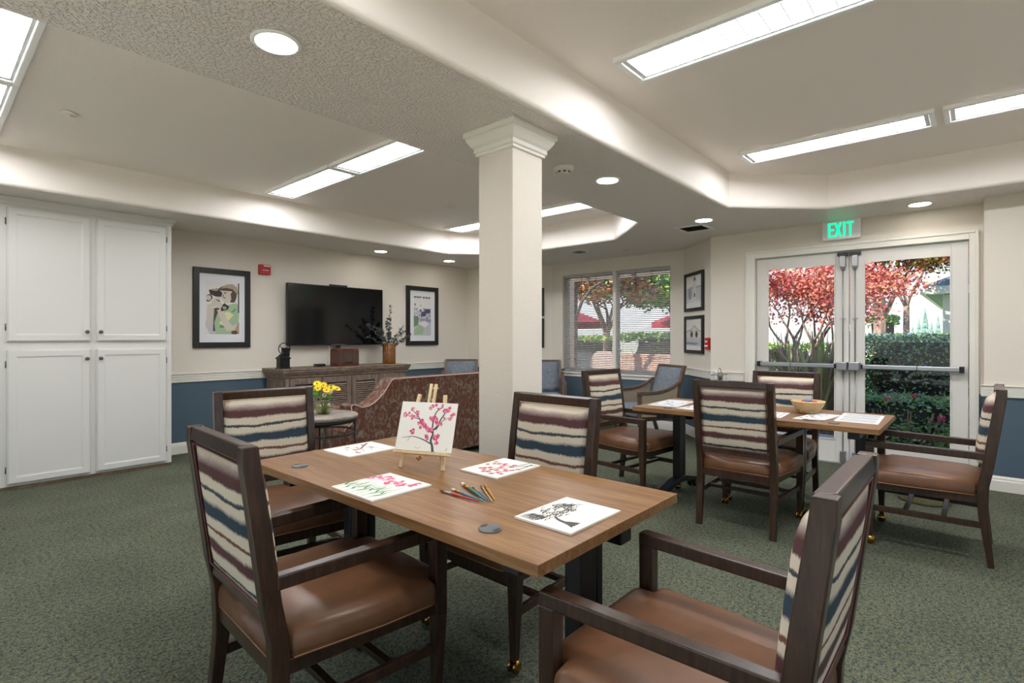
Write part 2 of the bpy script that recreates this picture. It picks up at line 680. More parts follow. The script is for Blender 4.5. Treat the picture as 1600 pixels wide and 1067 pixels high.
molding('baseboard_doors', (XD, DY1 + .12), P['d2'], base_prof, m_trim)
molding('trim_rail_doors', (XD, DY1 + .12), P['d2'], rail_prof, m_trim)

# column with crown
CX, CY, CS = 2.29, 2.03, 0.13
co = MB()
co.box(CX - CS, CX + CS, CY - CS, CY + CS, 0, CZ)
colo = struct(co.build('column', m_wall, bevel=.006))
colo['label'] = 'square cream column in the middle of the room behind the near table'
cr = MB()
prof = [(CS, CZ - .135), (CS + .012, CZ - .132), (CS + .012, CZ - .118), (CS + .02, CZ - .112), (CS + .02, CZ - .09), (CS + .032, CZ - .078),
        (CS + .045, CZ - .058), (CS + .052, CZ - .045), (CS + .052, CZ - .035), (CS + .064, CZ - .028), (CS + .064, CZ - .001)]
cr.loft([[(CX + sx * r, CY + sy * r, z) for sx, sy in ((-1, -1), (1, -1), (1, 1), (-1, 1))] for r, z in prof], 0, False)
cr.build('crown_molding', m_trim, colo)
cb = MB()
for sx, sy in ((1, 0), (-1, 0), (0, 1), (0, -1)):
    pass
cb.loft([[(CX + sx * r, CY + sy * r, z) for sx, sy in ((-1, -1), (1, -1), (1, 1), (-1, 1))] for r, z in [(CS + .014, .001), (CS + .014, .09), (CS + .006, .12), (CS, .125)]], 0, False)
cb.build('column_base', m_trim, colo)

# ------------------------------------------------------------------ exit doors
def door_leaf(name, ya, yb, meet, label):
    """leaf between ya < yb; meet = the y of the edge where the two leaves meet"""
    x0, x1 = XD + .035, XD + .08
    st = .118
    root = bpy.data.objects.new(name, None)
    COL.objects.link(root)
    root.location = (XD, ya, 0)
    struct(root)
    root['label'] = label
    W = yb - ya
    M = MB()
    z0, z1 = .008, DZ - .01
    M.box(.035, .08, .003, st, z0, z1).box(.035, .08, W - st, W - .003, z0, z1)
    M.box(.035, .08, st, W - st, 2.015, z1).box(.035, .08, st, W - st, z0, .23)
    M.box(.028, .036, st - .0, st + .012, .23, 2.015).box(.028, .036, W - st - .012, W - st, .23, 2.015)
    M.box(.028, .036, st, W - st, .23, .242).box(.028, .036, st, W - st, 2.003, 2.015)
    M.build('door_frame', m_door, root, bevel=.002)
    MB().box(.055, .061, st, W - st, .23, 2.015).build('glass_pane', m_glass, root)
    s = 1 if meet > ya + .1 else -1          # +1: the meeting edge is at high y
    ym = (W - .05) if s > 0 else .05
    yf = .03 if s > 0 else W - .03
    yh0 = ym - s * .055
    B = MB()
    B.box(-.045, .0, *sorted((yf, yh0)), .962, 1.004)
    pb = B.build('panic_bar', m_metal, root, bevel=.006)
    B = MB()
    B.box(-.075, .035, ym - .045, ym + .045, .945, 1.025)
    B.build('latch_box', m_metal, pb, bevel=.006)
    B = MB()
    B.box(-.05, .035, *sorted((yf - .0, yf + s * .035)), .955, 1.010)
    B.build('end_cap', m_blackpl, pb, bevel=.004)
    B = MB()
    B.box(-.0465, .0015, *sorted((yh0, yh0 - s * .015)), .9605, 1.0055)
    B.box(-.0465, .0015, *sorted((yf + s * .33, yf + s * .336)), .9605, 1.0055)
    B.build('bar_joint', m_blackpl, pb)
    Rr = MB()
    Rr.tube([(.012, ym, 1.02), (.012, ym, 2.02)], .006, 8)
    Rr.tube([(.012, ym, .95), (.012, ym, .12)], .006, 8)
    Rr.box(.005, .035, ym - .02, ym + .02, 1.455, 1.463)
    rod = Rr.build('vertical_rod', m_metal, root)
    L = MB()
    L.box(-.015, .035, ym - .024, ym + .024, 1.975, 2.085)
    L.prism([(-.015, ym - .024, 1.975), (-.015, ym + .024, 1.975), (-.002, ym + .012, 1.94), (-.002, ym - .012, 1.94)], (.035, 0, 0))
    L.build('rod_latch', m_metal, rod, bevel=.003)
    MB().box(-.02, .034, ym - .045, ym + .045, 2.085, 2.118).build('latch_cap', m_blackpl, rod)
    L = MB()
    L.box(-.01, .035, ym - .024, ym + .024, .02, .13)
    L.build('bottom_latch', m_metal, rod, bevel=.003)
    return root


mid = (DY0 + DY1) / 2 + .012
door_leaf('door_1', mid + .002, DY1 - .002, mid, 'left white glazed exit door leaf with panic bar')
door_leaf('door_2', DY0 + .002, mid - .002, mid, 'right white glazed exit door leaf with panic bar')
# the leaf helper takes `meet` relative to the leaf start, so shift the left leaf's hardware by construction
cs = MB()
cw = .095
for (o0, z_) in ((0, 0),):
    cs.box(XD - .018, XD, DY1, DY1 + cw, 0, DZ + cw - .02).box(XD - .018, XD, DY0 - cw + .03, DY0, 0, DZ + cw - .02)
    cs.box(XD - .018, XD, DY0, DY1, DZ, DZ + cw - .02)
    cs.box(XD - .028, XD - .018, DY1 + cw - .022, DY1 + cw, 0, DZ + cw - .02).box(XD - .028, XD - .018, DY0 - .065, DY0 - .043, 0, DZ + cw - .02)
    cs.box(XD - .028, XD - .018, DY0 - .043, DY1 + cw - .022, DZ + cw - .042, DZ + cw - .02)
struct(cs.build('trim_door_casing', m_trim, bevel=.003))
js = MB()
js.box(XD + .001, XD + T, DY1, DY1 + .02, 0, DZ + .02).box(XD + .001, XD + T, DY0 - .02, DY0, 0, DZ + .02).box(XD + .001, XD + T, DY0, DY1, DZ, DZ + .02)
struct(js.build('trim_door_jamb', m_door))
struct(MB().box(XD - .01, XD + T + .03, DY0, DY1, -.04, .008).build('trim_threshold', m_metal))

# exit sign
ex = thing('exit_sign', 'white EXIT sign with glowing green letters above the glazed doors', 'sign', (XD, 1.031, 2.247), -PI / 2)
MB().box(-.164, .164, -.05, -.012, 0, .19).build('sign_housing', m_white, ex, bevel=.004)
MB().box(-.09, .09, -.045, -.0, .17, .191).build('mounting_canopy', m_white, ex)
gm = mat('exit_green', '#10d89a', 0.5, emit='#12e8a6', estr=0.95)
L = MB()


def bar(x0, x1, z0, z1):
    L.box(x0, x1, -.054, -.050, z0, z1)


zb, zt, tk = .028, .168, .017
bar(-.112, -.094, zb, zt)
for z in (zb, (zb + zt) / 2 - tk / 2, zt - tk):
    bar(-.094, -.06, z, z + tk)
for sgn in (1, -1):
    cx_ = -.026
    w = .011
    L.prism([(cx_ - sgn * .024 - w * .9, -.054, zb), (cx_ - sgn * .024 + w * .9, -.054, zb), (cx_ + sgn * .024 + w * .9, -.054, zt), (cx_ + sgn * .024 - w * .9, -.054, zt)], (0, .004, 0))
bar(.018, .036, zb, zt)
bar(.047, .108, zt - tk, zt)
bar(.069, .087, zb, zt - tk)
L.build('lettering', gm, ex)

# ------------------------------------------------------------------ window and blinds
win = bpy.data.objects.new('window_1', None)
COL.objects.link(win)
struct(win)
win['label'] = 'wide white two-light window behind closed slat blinds'
M = MB()
fx0, fx1 = XW + .085, XW + T
M.box(fx0, fx1, WY0, WY0 + .045, WZ0, WZ1).box(fx0, fx1, WY1 - .045, WY1, WZ0, WZ1)
M.box(fx0, fx1, WY0, WY1, WZ0, WZ0 + .045).box(fx0, fx1, WY0, WY1, WZ1 - .045, WZ1)
M.box(XW + .01, fx1, 4.0, 4.055, WZ0, WZ1)
M.build('window_frame', m_trim, win, bevel=.003)
MB().box(XW + .112, XW + .118, WY0 + .045, 4.0, WZ0 + .045, WZ1 - .045).build('glass_pane', m_glass, win)
MB().box(XW + .112, XW + .118, 4.055, WY1 - .045, WZ0 + .045, WZ1 - .045).build('glass_pane', m_glass, win)
MB().box(XW - .035, XW + .085, WY0 - .03, WY1 + .03, WZ0 - .028, WZ0).build('window_sill', m_trim, win, bevel=.004)
MB().box(XW - .014, XW, WY0 - .015, WY1 + .015, WZ0 - .075, WZ0 - .028).build('sill_apron', m_trim, win, bevel=.003)
m_slat = mat('white_blind_slat', '#b4b2b2', 0.5)
m_cord = mat('dark_cord', '#2c2b2b', 0.7)
for (a, b, lab) in ((4.06, WY1 - .008, 'white horizontal slat blind over the left light of the window'), (WY0 + .008, 3.995, 'white horizontal slat blind over the right light of the window')):
    bl = thing('window_blind', lab, 'blind', (XW + .045, (a + b) / 2, WZ1 - .001), 0)
    w = (b - a) / 2
    MB().box(-.018, .018, -w, w, -.04, 0).build('head_rail', m_slat, bl, bevel=.003)
    S = MB()
    z = -.055
    while z > -(WZ1 - WZ0) + .03:
        S.box(-.0145, .0145, -w + .002, w - .002, z - .0007, z + .0007)
        # tilt the slat a little, room side down
        for i in range(len(S.v) - 8, len(S.v)):
            p = S.v[i]
            S.v[i] = (p[0] * .93, p[1], p[2] + p[0] * .42)
        z -= .0262
    S.build('slats', m_slat, bl)
    MB().box(-.013, .013, -w, w, -(WZ1 - WZ0) + .006, -(WZ1 - WZ0) + .022).build('bottom_rail', m_slat, bl)
    C = MB()
    for yy in (-w * .75, -w * .25, w * .25, w * .75):
        C.tube([(-.017, yy, -.04), (-.017, yy, -(WZ1 - WZ0) + .02)], .0012, 5)
    C.build('ladder_cord', m_slat, bl)
    for yy in (-w * .35, w * .25):
        MB().tube([(-.024, yy, -.02), (-.024, yy, -.30)], .003, 6).build('tilt_cord', m_cord, bl)

# two unseen windows added behind the camera to brighten the ceiling
for nm, rot, cx_, cy_, L_ in (('added_window_2', 0, X0 + 3.7, Y0, 5.0), ('added_window_3', -PI / 2, X0, YW - 5.2, 8.2)):
    Z0_, Z1_ = (.5, 2.25) if nm == 'added_window_2' else (.1, 2.35)
    w2 = bpy.data.objects.new(nm, None)
    COL.objects.link(w2)
    struct(w2)
    w2.location = (cx_, cy_, 0)
    w2.rotation_euler = (0, 0, rot)
    M = MB()
    for x_ in (-L_ / 2, -L_ / 6 - .02, L_ / 6 - .02, L_ / 2 - .05):
        M.box(x_, x_ + .05, -.10, -.05, Z0_, Z1_)
    M.box(-L_ / 2, L_ / 2, -.10, -.05, Z0_, Z0_ + .05).box(-L_ / 2, L_ / 2, -.10, -.05, Z1_ - .05, Z1_)
    M.build('window_frame', m_trim, w2)
    MB().box(-L_ / 2 + .04, L_ / 2 - .04, -.078, -.072, Z0_ + .04, Z1_ - .04).build('glass_pane', m_glass, w2)

# ------------------------------------------------------------------ ceiling fixtures
fx = thing('ceiling_light', 'x', 'ceiling light', (0, 0, TZ), 0)
FW, FL = .157, .615
F = MB()
for a in ((-FW, -FW + .035, -FL, FL), (FW - .035, FW, -FL, FL), (-FW + .035, FW - .035, -FL, -FL + .035), (-FW + .035, FW - .035, FL - .035, FL)):
    F.box(*a, -.032, -.002)
m_fix = mat('white_enamel_fixture', '#f6f6f4', 0.3)
F.build('frame', m_fix, fx, bevel=.006)
F = MB()
for a in ((-FW + .035, -FW + .05, -FL + .035, FL - .035), (FW - .05, FW - .035, -FL + .035, FL - .035), (-FW + .05, FW - .05, -FL + .035, -FL + .06), (-FW + .05, FW - .05, FL - .06, FL - .035)):
    F.box(*a, -.022, -.002)
F.build('inner_lip', mat('grey_lip', '#c9cccd', .35), fx)
F = MB()
F.box(-FW + .05, FW - .05, -FL + .06, FL - .06, -.018, -.004)
F.build('diffuser', m_diff, fx)
F = MB()
gw, gl = FW - .05, FL - .06
F.box(-.003, .003, -gl, gl, -.0205, -.018)
for i in range(1, 12):
    y = -gl + 2 * gl * i / 12
    F.box(-gw, gw, y - .003, y + .003, -.0205, -.018)
F.build('diffuser_grid', mat('diffuser_rib', '#9aa2aa', 0.5, emit='#dfe6ec', estr=.35), fx)
used = []
spots = [(2.60, .835, 'long fluorescent ceiling light nearest the camera in the right tray'),
         (2.60, -.43, 'unseen fluorescent ceiling light added in the right tray for brightness'),  # out of view, added for more light in the room
         (4.50, .83, 'fluorescent ceiling light in the right tray above the exit doors'),
         (4.50, -.44, 'fluorescent ceiling light at the right edge of the photo'),
         (2.50, 4.775, 'fluorescent ceiling light in the left tray nearest the far wall'),
         (2.50, 3.53, 'fluorescent ceiling light in the left tray half hidden at the beam edge'),
         (4.88, 4.775, 'fluorescent ceiling light seen just left of the column'),
         (4.88, 3.53, 'fluorescent ceiling light seen just right of the column'),
         (.26, 4.775, 'fluorescent ceiling light at the left edge, farther one'),
         (.26, 3.53, 'fluorescent ceiling light in the top left corner of the photo'),
         (.60, .835, 'unseen fluorescent ceiling light added above the camera for brightness')]  # extra unseen fixture that raises the room brightness
for x, y, lab in spots:
    o = placed(fx, used)
    o.location = (x, y, TZ)
    tag(o, lab, 'ceiling light', 'fluorescent ceiling lights')

dl = thing('downlight', 'x', 'downlight', (0, 0, CZ), 0)
D = MB()
D.lathe([(.077, 0), (.095, -.001), (.095, -.005), (.083, -.009), (.077, -.007)], 32)
D.build('trim_ring', m_fix, dl)
D = MB()
D.lathe([(.0765, -.0085), (.0765, -.0005)], 32, smooth=False)
D.build('lens', m_down, dl)
used = []
for x, y, lab in [(.957, 2.087, 'large round downlight in the beam at the upper left'), (3.417, 2.069, 'round downlight in the beam just right of the column'),
                  (5.214, 2.055, 'small round downlight beside the ceiling vent'), (5.885 - .05, .389, 'round downlight above the right exit door'),
                  (4.209, 6.08, 'small round downlight above the television'), (5.434, 6.07, 'small round downlight above the right picture on the far wall')]:
    o = placed(dl, used)
    o.location = (x, y, CZ)
    tag(o, lab, 'downlight', 'round downlights')

sd = thing('smoke_detector', 'round cream smoke detector on the beam right of the column', 'smoke detector', (2.962, 2.14, CZ), 0)
D = MB()
D.lathe([(.002, 0), (.07, -.001), (.07, -.016), (.062, -.026), (.05, -.030)], 28)
D.build('detector_base', m_trim, sd)
D = MB()
D.lathe([(.002, -.030), (.045, -.030), (.045, -.046), (.03, -.052), (.002, -.053)], 28)
D.build('sensor_chamber', m_trim, sd)
D = MB()
for i in range(8):
    a = i * PI / 4
    D.box(.040, .0465, -.008, .008, -.044, -.034)
    for k in range(len(D.v) - 8, len(D.v)):
        p = D.v[k]
        D.v[k] = (p[0] * math.cos(a) - p[1] * math.sin(a), p[0] * math.sin(a) + p[1] * math.cos(a), p[2])
D.build('sensor_slot', m_blackpl, sd)

for nm, x, y, z, r, lab in [('sprinkler_cover', .684, 4.485, TZ, .045, 'round concealed sprinkler cover in the left tray near the cabinet'),
                            ('sprinkler_cover', 4.007, 4.463, TZ, .045, 'round concealed sprinkler cover in the left tray left of the column'),
                            ('sprinkler_cover', 6.34, 3.55, CZ, .05, 'small round sprinkler cover in front of the window')]:
    M = MB()
    M.lathe([(r * .6, 0), (r * .6, -.006), (r, -.007), (r, -.011), (r * .95, -.013)], 24)
    tag(M.build(nm, m_ceiling, loc=(x, y, z)), lab, 'sprinkler cover')
sp = thing('ceiling_speaker', 'round perforated speaker grille in the ceiling before the window', 'speaker', (6.0, 4.069, CZ))
M = MB()
M.lathe([(.10, 0), (.12, -.002), (.12, -.008), (.10, -.010)], 28)
M.build('speaker_ring', m_fix, sp)
M = MB()
for r in (.02, .04, .06, .08, .095):
    M.tube([(r * math.cos(t * PI / 12), r * math.sin(t * PI / 12), -.009) for t in range(24)], .004, 5, closed=True)
M.build('grille', m_nickel, sp)
vt = thing('ceiling_vent', 'square white ceiling air vent with dark louvres', 'vent', (5.53, 2.28, CZ), 0)
M = MB()
for a in ((-.17, .17, -.17, -.12), (-.17, .17, .12, .17), (-.17, -.12, -.12, .12), (.12, .17, -.12, .12)):
    M.box(*a, -.01, -.001)
M.build('vent_frame', m_fix, vt, bevel=.003)
M = MB()
for i in range(6):
    x = -.1 + i * .04
    M.add([(x, -.12, -.012), (x + .026, -.12, -.001), (x + .026, .12, -.001), (x, .12, -.012)], [(0, 1, 2, 3)])
M.build('louvre', m_nickel, vt, solid=.0015)
MB().box(-.12, .12, -.12, .12, -.002, -.0005).build('duct_back', m_blackpl, vt)
# ================================================================== STRIPED ARMCHAIRS
def back_y(z):
    """lean of the backrest: y of its centre line at height z"""
    return -.078 * max(0.0, (z - .40)) / .585


def make_chair():
    root = thing('dining_armchair', 'x', 'chair')
    # front legs carry the arm posts and a brass caster each
    for s in (-1, 1):
        M = MB()
        x = s * .262
        M.beam((x, .522, .34), (x, .522, .60), .045, .045, (1, 0, 0))
        M.beam((x - s * .006, .520, .052), (x, .522, .3405), .028, .028, (1, 0, 0), 0, .045, .045)
        lg = M.build('leg', m_frame, root, bevel=.003)
        c = MB()
        cx_, cy_ = x - s * .006, .52
        c.lathe([(.003, .050), (.011, .050), (.011, .062), (.014, .066), (.014, .074)], 12, (cx_, cy_, 0))
        c.sphere((cx_ - .013, cy_, .026), .0255, 0, 14, 10, (.42, 1, 1))
        c.sphere((cx_ + .013, cy_, .026), .0255, 0, 14, 10, (.42, 1, 1))
        c.tube([(cx_ - .012, cy_, .026), (cx_ + .012, cy_, .026)], .008, 8)
        c.build('caster', m_brass, lg)
    # rear legs run up into the back stiles
    for s in (-1, 1):
        x = s * .234
        prof = [(-.048, 0), (-.020, 0), (.020, .28), (.026, .36), (.024, .45)]
        prof += [(back_y(z) + .024 - .004 * (z > .9), z) for z in (.55, .75, .94)]
        prof += [(back_y(.985) + .020, .985), (back_y(.985) - .022, .985)]
        prof += [(back_y(z) - .028, z) for z in (.94, .75, .55)]
        prof += [(-.028, .45), (-.024, .36), (-.024, .28)]
        M = MB()
        M.prism([(x - .0205, y, z) for y, z in prof], (.041, 0, 0))
        M.build('leg', m_frame, root, bevel=.004)
    yt, yb = back_y(.962), back_y(.51)
    MB().beam((-.2145, yt, .9625), (.2145, yt, .9625), .042, .043, (0, 1, -.15)).build('top_rail', m_frame, root, bevel=.004)
    MB().beam((-.2145, yb, .512), (.2145, yb, .512), .036, .034, (0, 1, -.15)).build('lower_rail', m_frame, root, bevel=.003)
    # seat frame
    M = MB()
    for s in (-1, 1):
        M.beam((s * .232, .024, .365), (s * .262, .50, .365), .026, .042, (1, 0, 0))
    M.beam((-.24, .524, .36), (.24, .524, .36), .026, .05, (0, 1, 0))
    M.beam((-.2145, .0, .36), (.2145, .0, .36), .026, .05, (0, 1, 0))
    M.build('seat_frame', m_frame, root, bevel=.002)
    # seat cushion
    pl = [(-.208, -.018), (.208, -.018), (.2125, .030), (.252, .034), (.2865, .30), (.2925, .47), (.290, .492), (.2385, .497), (.2385, .552), (.22, .562),
          (-.22, .562), (-.2385, .552), (-.2385, .497), (-.290, .492), (-.2925, .47), (-.2865, .30), (-.252, .034), (-.2125, .030)]
    rings = []
    for z, k in ((.386, .975), (.392, .995), (.41, 1.003), (.435, 1.0), (.452, .985), (.464, .95), (.474, .86), (.482, .6), (.485, .25)):
        rings.append([(x * k, .27 + (y - .27) * k, z) for x, y in pl])
    st = MB().loft(rings).build('seat', m_leather, root)
    M = MB()
    pp = [(x * .985, .27 + (y - .27) * .985, .390) for x, y in pl]
    M.tube(pp, .0042, 6, closed=True)
    M.build('piping', m_piping, st)
    # back pad, bulging forwards, with piping on both faces
    nx, nz = 12, 12
    zb_, zt_ = .530, .941

    def pad(u, v, side):
        x = (u - .5) * .427
        z = zb_ + (zt_ - zb_) * v
        e = (1 - (2 * u - 1) ** 6) * (1 - (2 * v - 1) ** 6)
        y = back_y(z) + ((.014 + .048 * e ** .6) if side else (-.012 - .014 * e ** .7))
        return (x, y, z)
    vs, fs = [], []
    for side in (1, 0):
        o = len(vs)
        for j in range(nz + 1):
            for i in range(nx + 1):
                vs.append(pad(i / nx, j / nz, side))
        for j in range(nz):
            for i in range(nx):
                a = o + j * (nx + 1) + i
                f = (a, a + 1, a + nx + 2, a + nx + 1)
                fs.append(f[::-1] if side else f)
    N = (nx + 1) * (nz + 1)
    edge = [i for i in range(nx)] + [nx + j * (nx + 1) for j in range(nz)] + [nz * (nx + 1) + nx - i for i in range(nx)] + [(nz - j) * (nx + 1) for j in range(nz)]
    for a, b in zip(edge, edge[1:] + edge[:1]):
        fs.append((a, b, b + N, a + N))
    bk = MB().add(vs, fs, 0, True).build('backrest', m_stripes, root)
    for nm, dy, mm in (('piping', .016, m_piping), ('piping', -.020, m_redpipe)):
        M = MB()
        q = [(-.206, zb_ + .006), (.206, zb_ + .006), (.206, zt_ - .006), (-.206, zt_ - .006)]
        M.tube([(x, back_y(z) + dy, z) for x, z in q], .004, 6, closed=True)
        M.build(nm, mm, bk)
    # arms
    for s in (-1, 1):
        M = MB()
        M.beam((s * .262, .5455, .6165), (s * .240, back_y(.61) + .018, .6085), .046, .040, (1, 0, 0), 0, .036, .040)
        M.build('armrest', m_frame, root, bevel=.005, seg=3)
    # stretchers
    for s in (-1, 1):
        M = MB()
        M.beam((s * .236, .006, .225), (s * .256, .502, .225), .020, .034, (1, 0, 0))
        M.build('stretcher', m_frame, root, bevel=.002)
    for y in (.17, .35):
        M = MB()
        w = .232 + .02 * y / .5
        M.beam((-w, y, .225), (w, y, .225), .026, .022, (0, 1, 0))
        M.build('stretcher', m_frame, root, bevel=.002)
    return root


proto = make_chair()
chairs = [  # x, y of the chair's own origin (between the rear legs), turn, label
    (.674, 1.665, -93, 'striped armchair in the left foreground, seen from behind at the near table'),
    (1.280, 2.875, 172, 'striped armchair at the far left end of the near table, facing the camera'),
    (2.030, 1.575, 90, 'striped armchair on the far long side of the near table, before the column'),
    (1.325, .285, 0, 'striped armchair in the right foreground with its back seen edge-on'),
    (4.050, 2.440, 174, 'striped armchair at the window end of the far table, beside the grey armchair'),
    (3.590, 1.200, -90, 'striped armchair before the far table with its back squarely turned to the camera'),
    (4.740, 1.210, 90, 'striped armchair on the door side of the far table, half hidden behind another'),
    (4.175, -.015, 0, 'striped armchair at the right end of the far table, seen from its side'),
]
used = []
for x, y, a, lab in chairs:
    o = placed(proto, used)
    o.location = (x, y, 0)
    o.rotation_euler = (0, 0, math.radians(a))
    tag(o, lab, 'chair', 'striped dining armchairs')


# ================================================================== THE TWO LONG TABLES
TT = .7255


def make_table():
    root = thing('dining_table', 'x', 'table')      # origin: floor below the centre, long side along y
    hw, hl = .389, .806
    MB().box(-hw, hw, -hl, hl, TT - .032, TT).build('tabletop', m_laminate, root, bevel=.0015)
    for s in (-1, 1):
        yl = .60 if s > 0 else -.665
        M = MB()
        M.box(-.045, .045, yl - .03, yl + .03, .10, TT - .083)
        M.box(.062, .10, yl - .02, yl + .02, .10, TT - .083)
        M.build('leg', m_black, root, bevel=.006)
        M = MB()
        M.box(-.33, .33, yl - .03, yl + .03, TT - .083, TT - .033)
        M.build('support_bracket', m_black, root, bevel=.004)
        M = MB()
        M.box(.17, .24, yl - .045, yl + .045, TT - .145, TT - .083)
        M.build('tilt_latch', m_blackpl, root, bevel=.004)
        M = MB()
        M.prism([(-.30, yl - .035, .055), (-.30, yl - .035, .085), (-.08, yl - .035, .135), (.08, yl - .035, .135), (.30, yl - .035, .085), (.30, yl - .035, .055), (.05, yl - .035, .09), (-.05, yl - .035, .09)], (0, .07, 0))
        ft = M.build('foot', m_black, root, bevel=.006)
        for t in (-1, 1):
            c = MB()
            c.lathe([(.008, -.012), (.030, -.012), (.032, -.008), (.032, .008), (.030, .012), (.008, .012)], 18, (t * .285, yl + .022, .0325), axis='y')
            c.lathe([(.008, -.012), (.030, -.012), (.032, -.008), (.032, .008), (.030, .012), (.008, .012)], 18, (t * .285, yl - .022, .0325), axis='y')
            c.tube([(t * .275, yl, .03), (t * .275, yl, .062)], .007, 8)
            c.tube([(t * .275, yl - .02, .0285), (t * .275, yl + .02, .0285)], .006, 8)
            c.build('caster', m_blackpl, ft)
    MB().box(-.02, .02, -.60, .60, TT - .078, TT - .034).build('cross_beam', m_black, root, bevel=.003)
    for y in (-.555, .555):
        M = MB()
        M.lathe([(.001, .0005), (.034, .0005), (.034, .003), (.030, .0042), (.001, .0045)], 32, (-.292, y, TT))
        g = M.build('cable_grommet', mat('grey_plastic', '#5d6165', 0.45), root)
        M = MB()
        for dy in (-.025, .025):
            q = [(-.292 + .014 * math.cos(t), y + dy + (.006 if dy < 0 else -.006) * 0 + .0065 * math.sin(t), TT + .0046) for t in [2 * PI * k / 20 for k in range(20)]]
            M.prism(q, (0, 0, .0005))
        M.build('cable_slot', m_blackpl, g)
    return root


T1 = (1.379, 1.596)
T2 = (4.150, 1.245)
tproto = make_table()
tproto.location = (*T1, 0)
tag(tproto, 'near wooden table with the easel, paintings and brushes on it', 'table', 'wooden activity tables')
t2 = dup(tproto)
t2.location = (*T2, 0)
tag(t2, 'far wooden table by the exit doors with placemats and a small basket', 'table', 'wooden activity tables')

# ================================================================== PAINTINGS
m_pink = mat('pink_paint', '#d9537e', 0.6)
m_pink2 = mat('light_pink_paint', '#e88aa6', 0.6)
m_ink = mat('charcoal_paint', '#4a4a4c', 0.6)
m_crim = mat('crimson_paint', '#9a4450', 0.6)
m_green = mat('green_paint', '#2e8a50', 0.6)


class Canvas:
    """board lying in its own x-y plane (x right, y up the picture); strokes are thin raised paint"""
    def __init__(s, w, h, t=.006):
        s.M = MB()
        s.w, s.h, s.t = w, h, t
        s.M.box(-w / 2, w / 2, -h / 2, h / 2, 0, t)
        s.k = 0
        s.z0 = t

    def _z(s):
        s.k += 1
        return s.t + .0004 + .0000035 * s.k

    def P(s, u, v):
        return ((u - .5) * s.w, (v - .5) * s.h)

    def stroke(s, pts, r0, r1, mi):
        z = s._z()
        q = [Vector(s.P(*p)) for p in pts]
        # smooth by Catmull-Rom
        out = []
        for i in range(len(q) - 1):
            p0, p1, p2, p3 = q[max(i - 1, 0)], q[i], q[i + 1], q[min(i + 2, len(q) - 1)]
            for k in range(6):
                t = k / 6
                out.append(.5 * (2 * p1 + (p2 - p0) * t + (2 * p0 - 5 * p1 + 4 * p2 - p3) * t * t + (3 * p1 - p0 - 3 * p2 + p3) * t ** 3))
        out.append(q[-1])
        L, Rr = [], []
        n = len(out)
        for i, p in enumerate(out):
            d = (out[min(i + 1, n - 1)] - out[max(i - 1, 0)])
            d = d.normalized() if d.length > 0 else Vector((1, 0))
            r = (r0 + (r1 - r0) * i / (n - 1)) * s.w
            nn = Vector((-d.y, d.x)) * r
            L.append(p + nn)
            Rr.append(p - nn)
        vs = [(p.x, p.y, z) for p in L] + [(p.x, p.y, z) for p in Rr]
        s.M.add(vs, [(i + n, i + 1 + n, i + 1, i) for i in range(n - 1)], mi)

    def blob(s, u, v, r, mi, rnd, n=9, sx=1.0, ang=0.0, jit=.3):
        z = s._z()
        cx_, cy_ = s.P(u, v)
        vs = []
        for i in range(n):
            t = 2 * PI * i / n
            rr = r * s.w * (1 + rnd.uniform(-jit, jit))
            x, y = rr * math.cos(t) * sx, rr * math.sin(t)
            vs.append((cx_ + x * math.cos(ang) - y * math.sin(ang), cy_ + x * math.sin(ang) + y * math.cos(ang), z))
        # keep it on the board
        hw, hh = s.w / 2 * .985, s.h / 2 * .985
        vs = [(max(-hw, min(hw, x)), max(-hh, min(hh, y)), z) for x, y, z in vs]
        s.M.add(vs, [tuple(range(n))], mi)

    def flower(s, u, v, r, rnd, a=1, b=2):
        for k in range(5):
            t = 2 * PI * k / 5 + rnd.uniform(0, 1)
            s.blob(u + r * .75 * math.cos(t), v + r * .75 * math.sin(t) * s.w / s.h, r * rnd.uniform(.5, .75), rnd.choice((a, a, b)), rnd, 7)

    def poly(s, pts, mi):
        z = s._z()
        vs = [(*s.P(*p), z) for p in pts]
        s.M.add(vs, [tuple(range(len(vs)))], mi)

    def build(s, name, mats, **kw):
        return s.M.build(name, mats, **kw)


PM = [m_canvas, m_pink, m_pink2, m_ink, m_crim, m_green]
rnd = random.Random(4)
# cherry tree on the easel
ea = Vector((1.349, 1.812, 0))
eb = Vector((1.425, 1.630, 0))
er = (eb - ea).normalized()
erz = math.atan2(er.y, er.x)
ec = (ea + eb) / 2
LEAN = math.radians(19)
easel = thing('tabletop_easel', 'small pale wooden easel standing on the near table, holding the cherry tree painting', 'easel', (ec.x, ec.y, TT), erz)


def lean(x, s_, off=0.0):
    """point on the easel's tilted front plane: x across, s_ up the slope, off out of it to the back"""
    return (x, s_ * math.sin(LEAN) + off * math.cos(LEAN), s_ * math.cos(LEAN) - off * math.sin(LEAN))


for s in (-1, 1):
    M = MB()
    M.beam(lean(s * .098, .003), lean(s * .060, .315), .016, .012, (1, 0, 0))
    M.build('leg', m_pine, easel, bevel=.002)
M = MB()
for s in (-1, 1):
    M.beam(lean(s * .011, .055, -.002), lean(s * .011, .362, -.002), .013, .010, (1, 0, 0))
M.build('mast', m_pine, easel, bevel=.002)
M = MB()
M.beam(lean(-.066, .255, .004), lean(.066, .255, .004), .007, .007)
M.beam(lean(-.02, .345, .004), lean(.02, .345, .004), .006, .006)
M.beam(lean(-.088, .075, .006), lean(.088, .075, .006), .010, .008)
M.build('crossbar', m_pine, easel)
M = MB()
M.beam(lean(-.125, .064, -.022), lean(.125, .064, -.022), .034, .011, lean(0, 0, 1))
M.build('ledge', m_pine, easel, bevel=.002)
M = MB()
M.beam(lean(0, .30, .010), (0, .185, .004), .014, .010, (1, 0, 0))
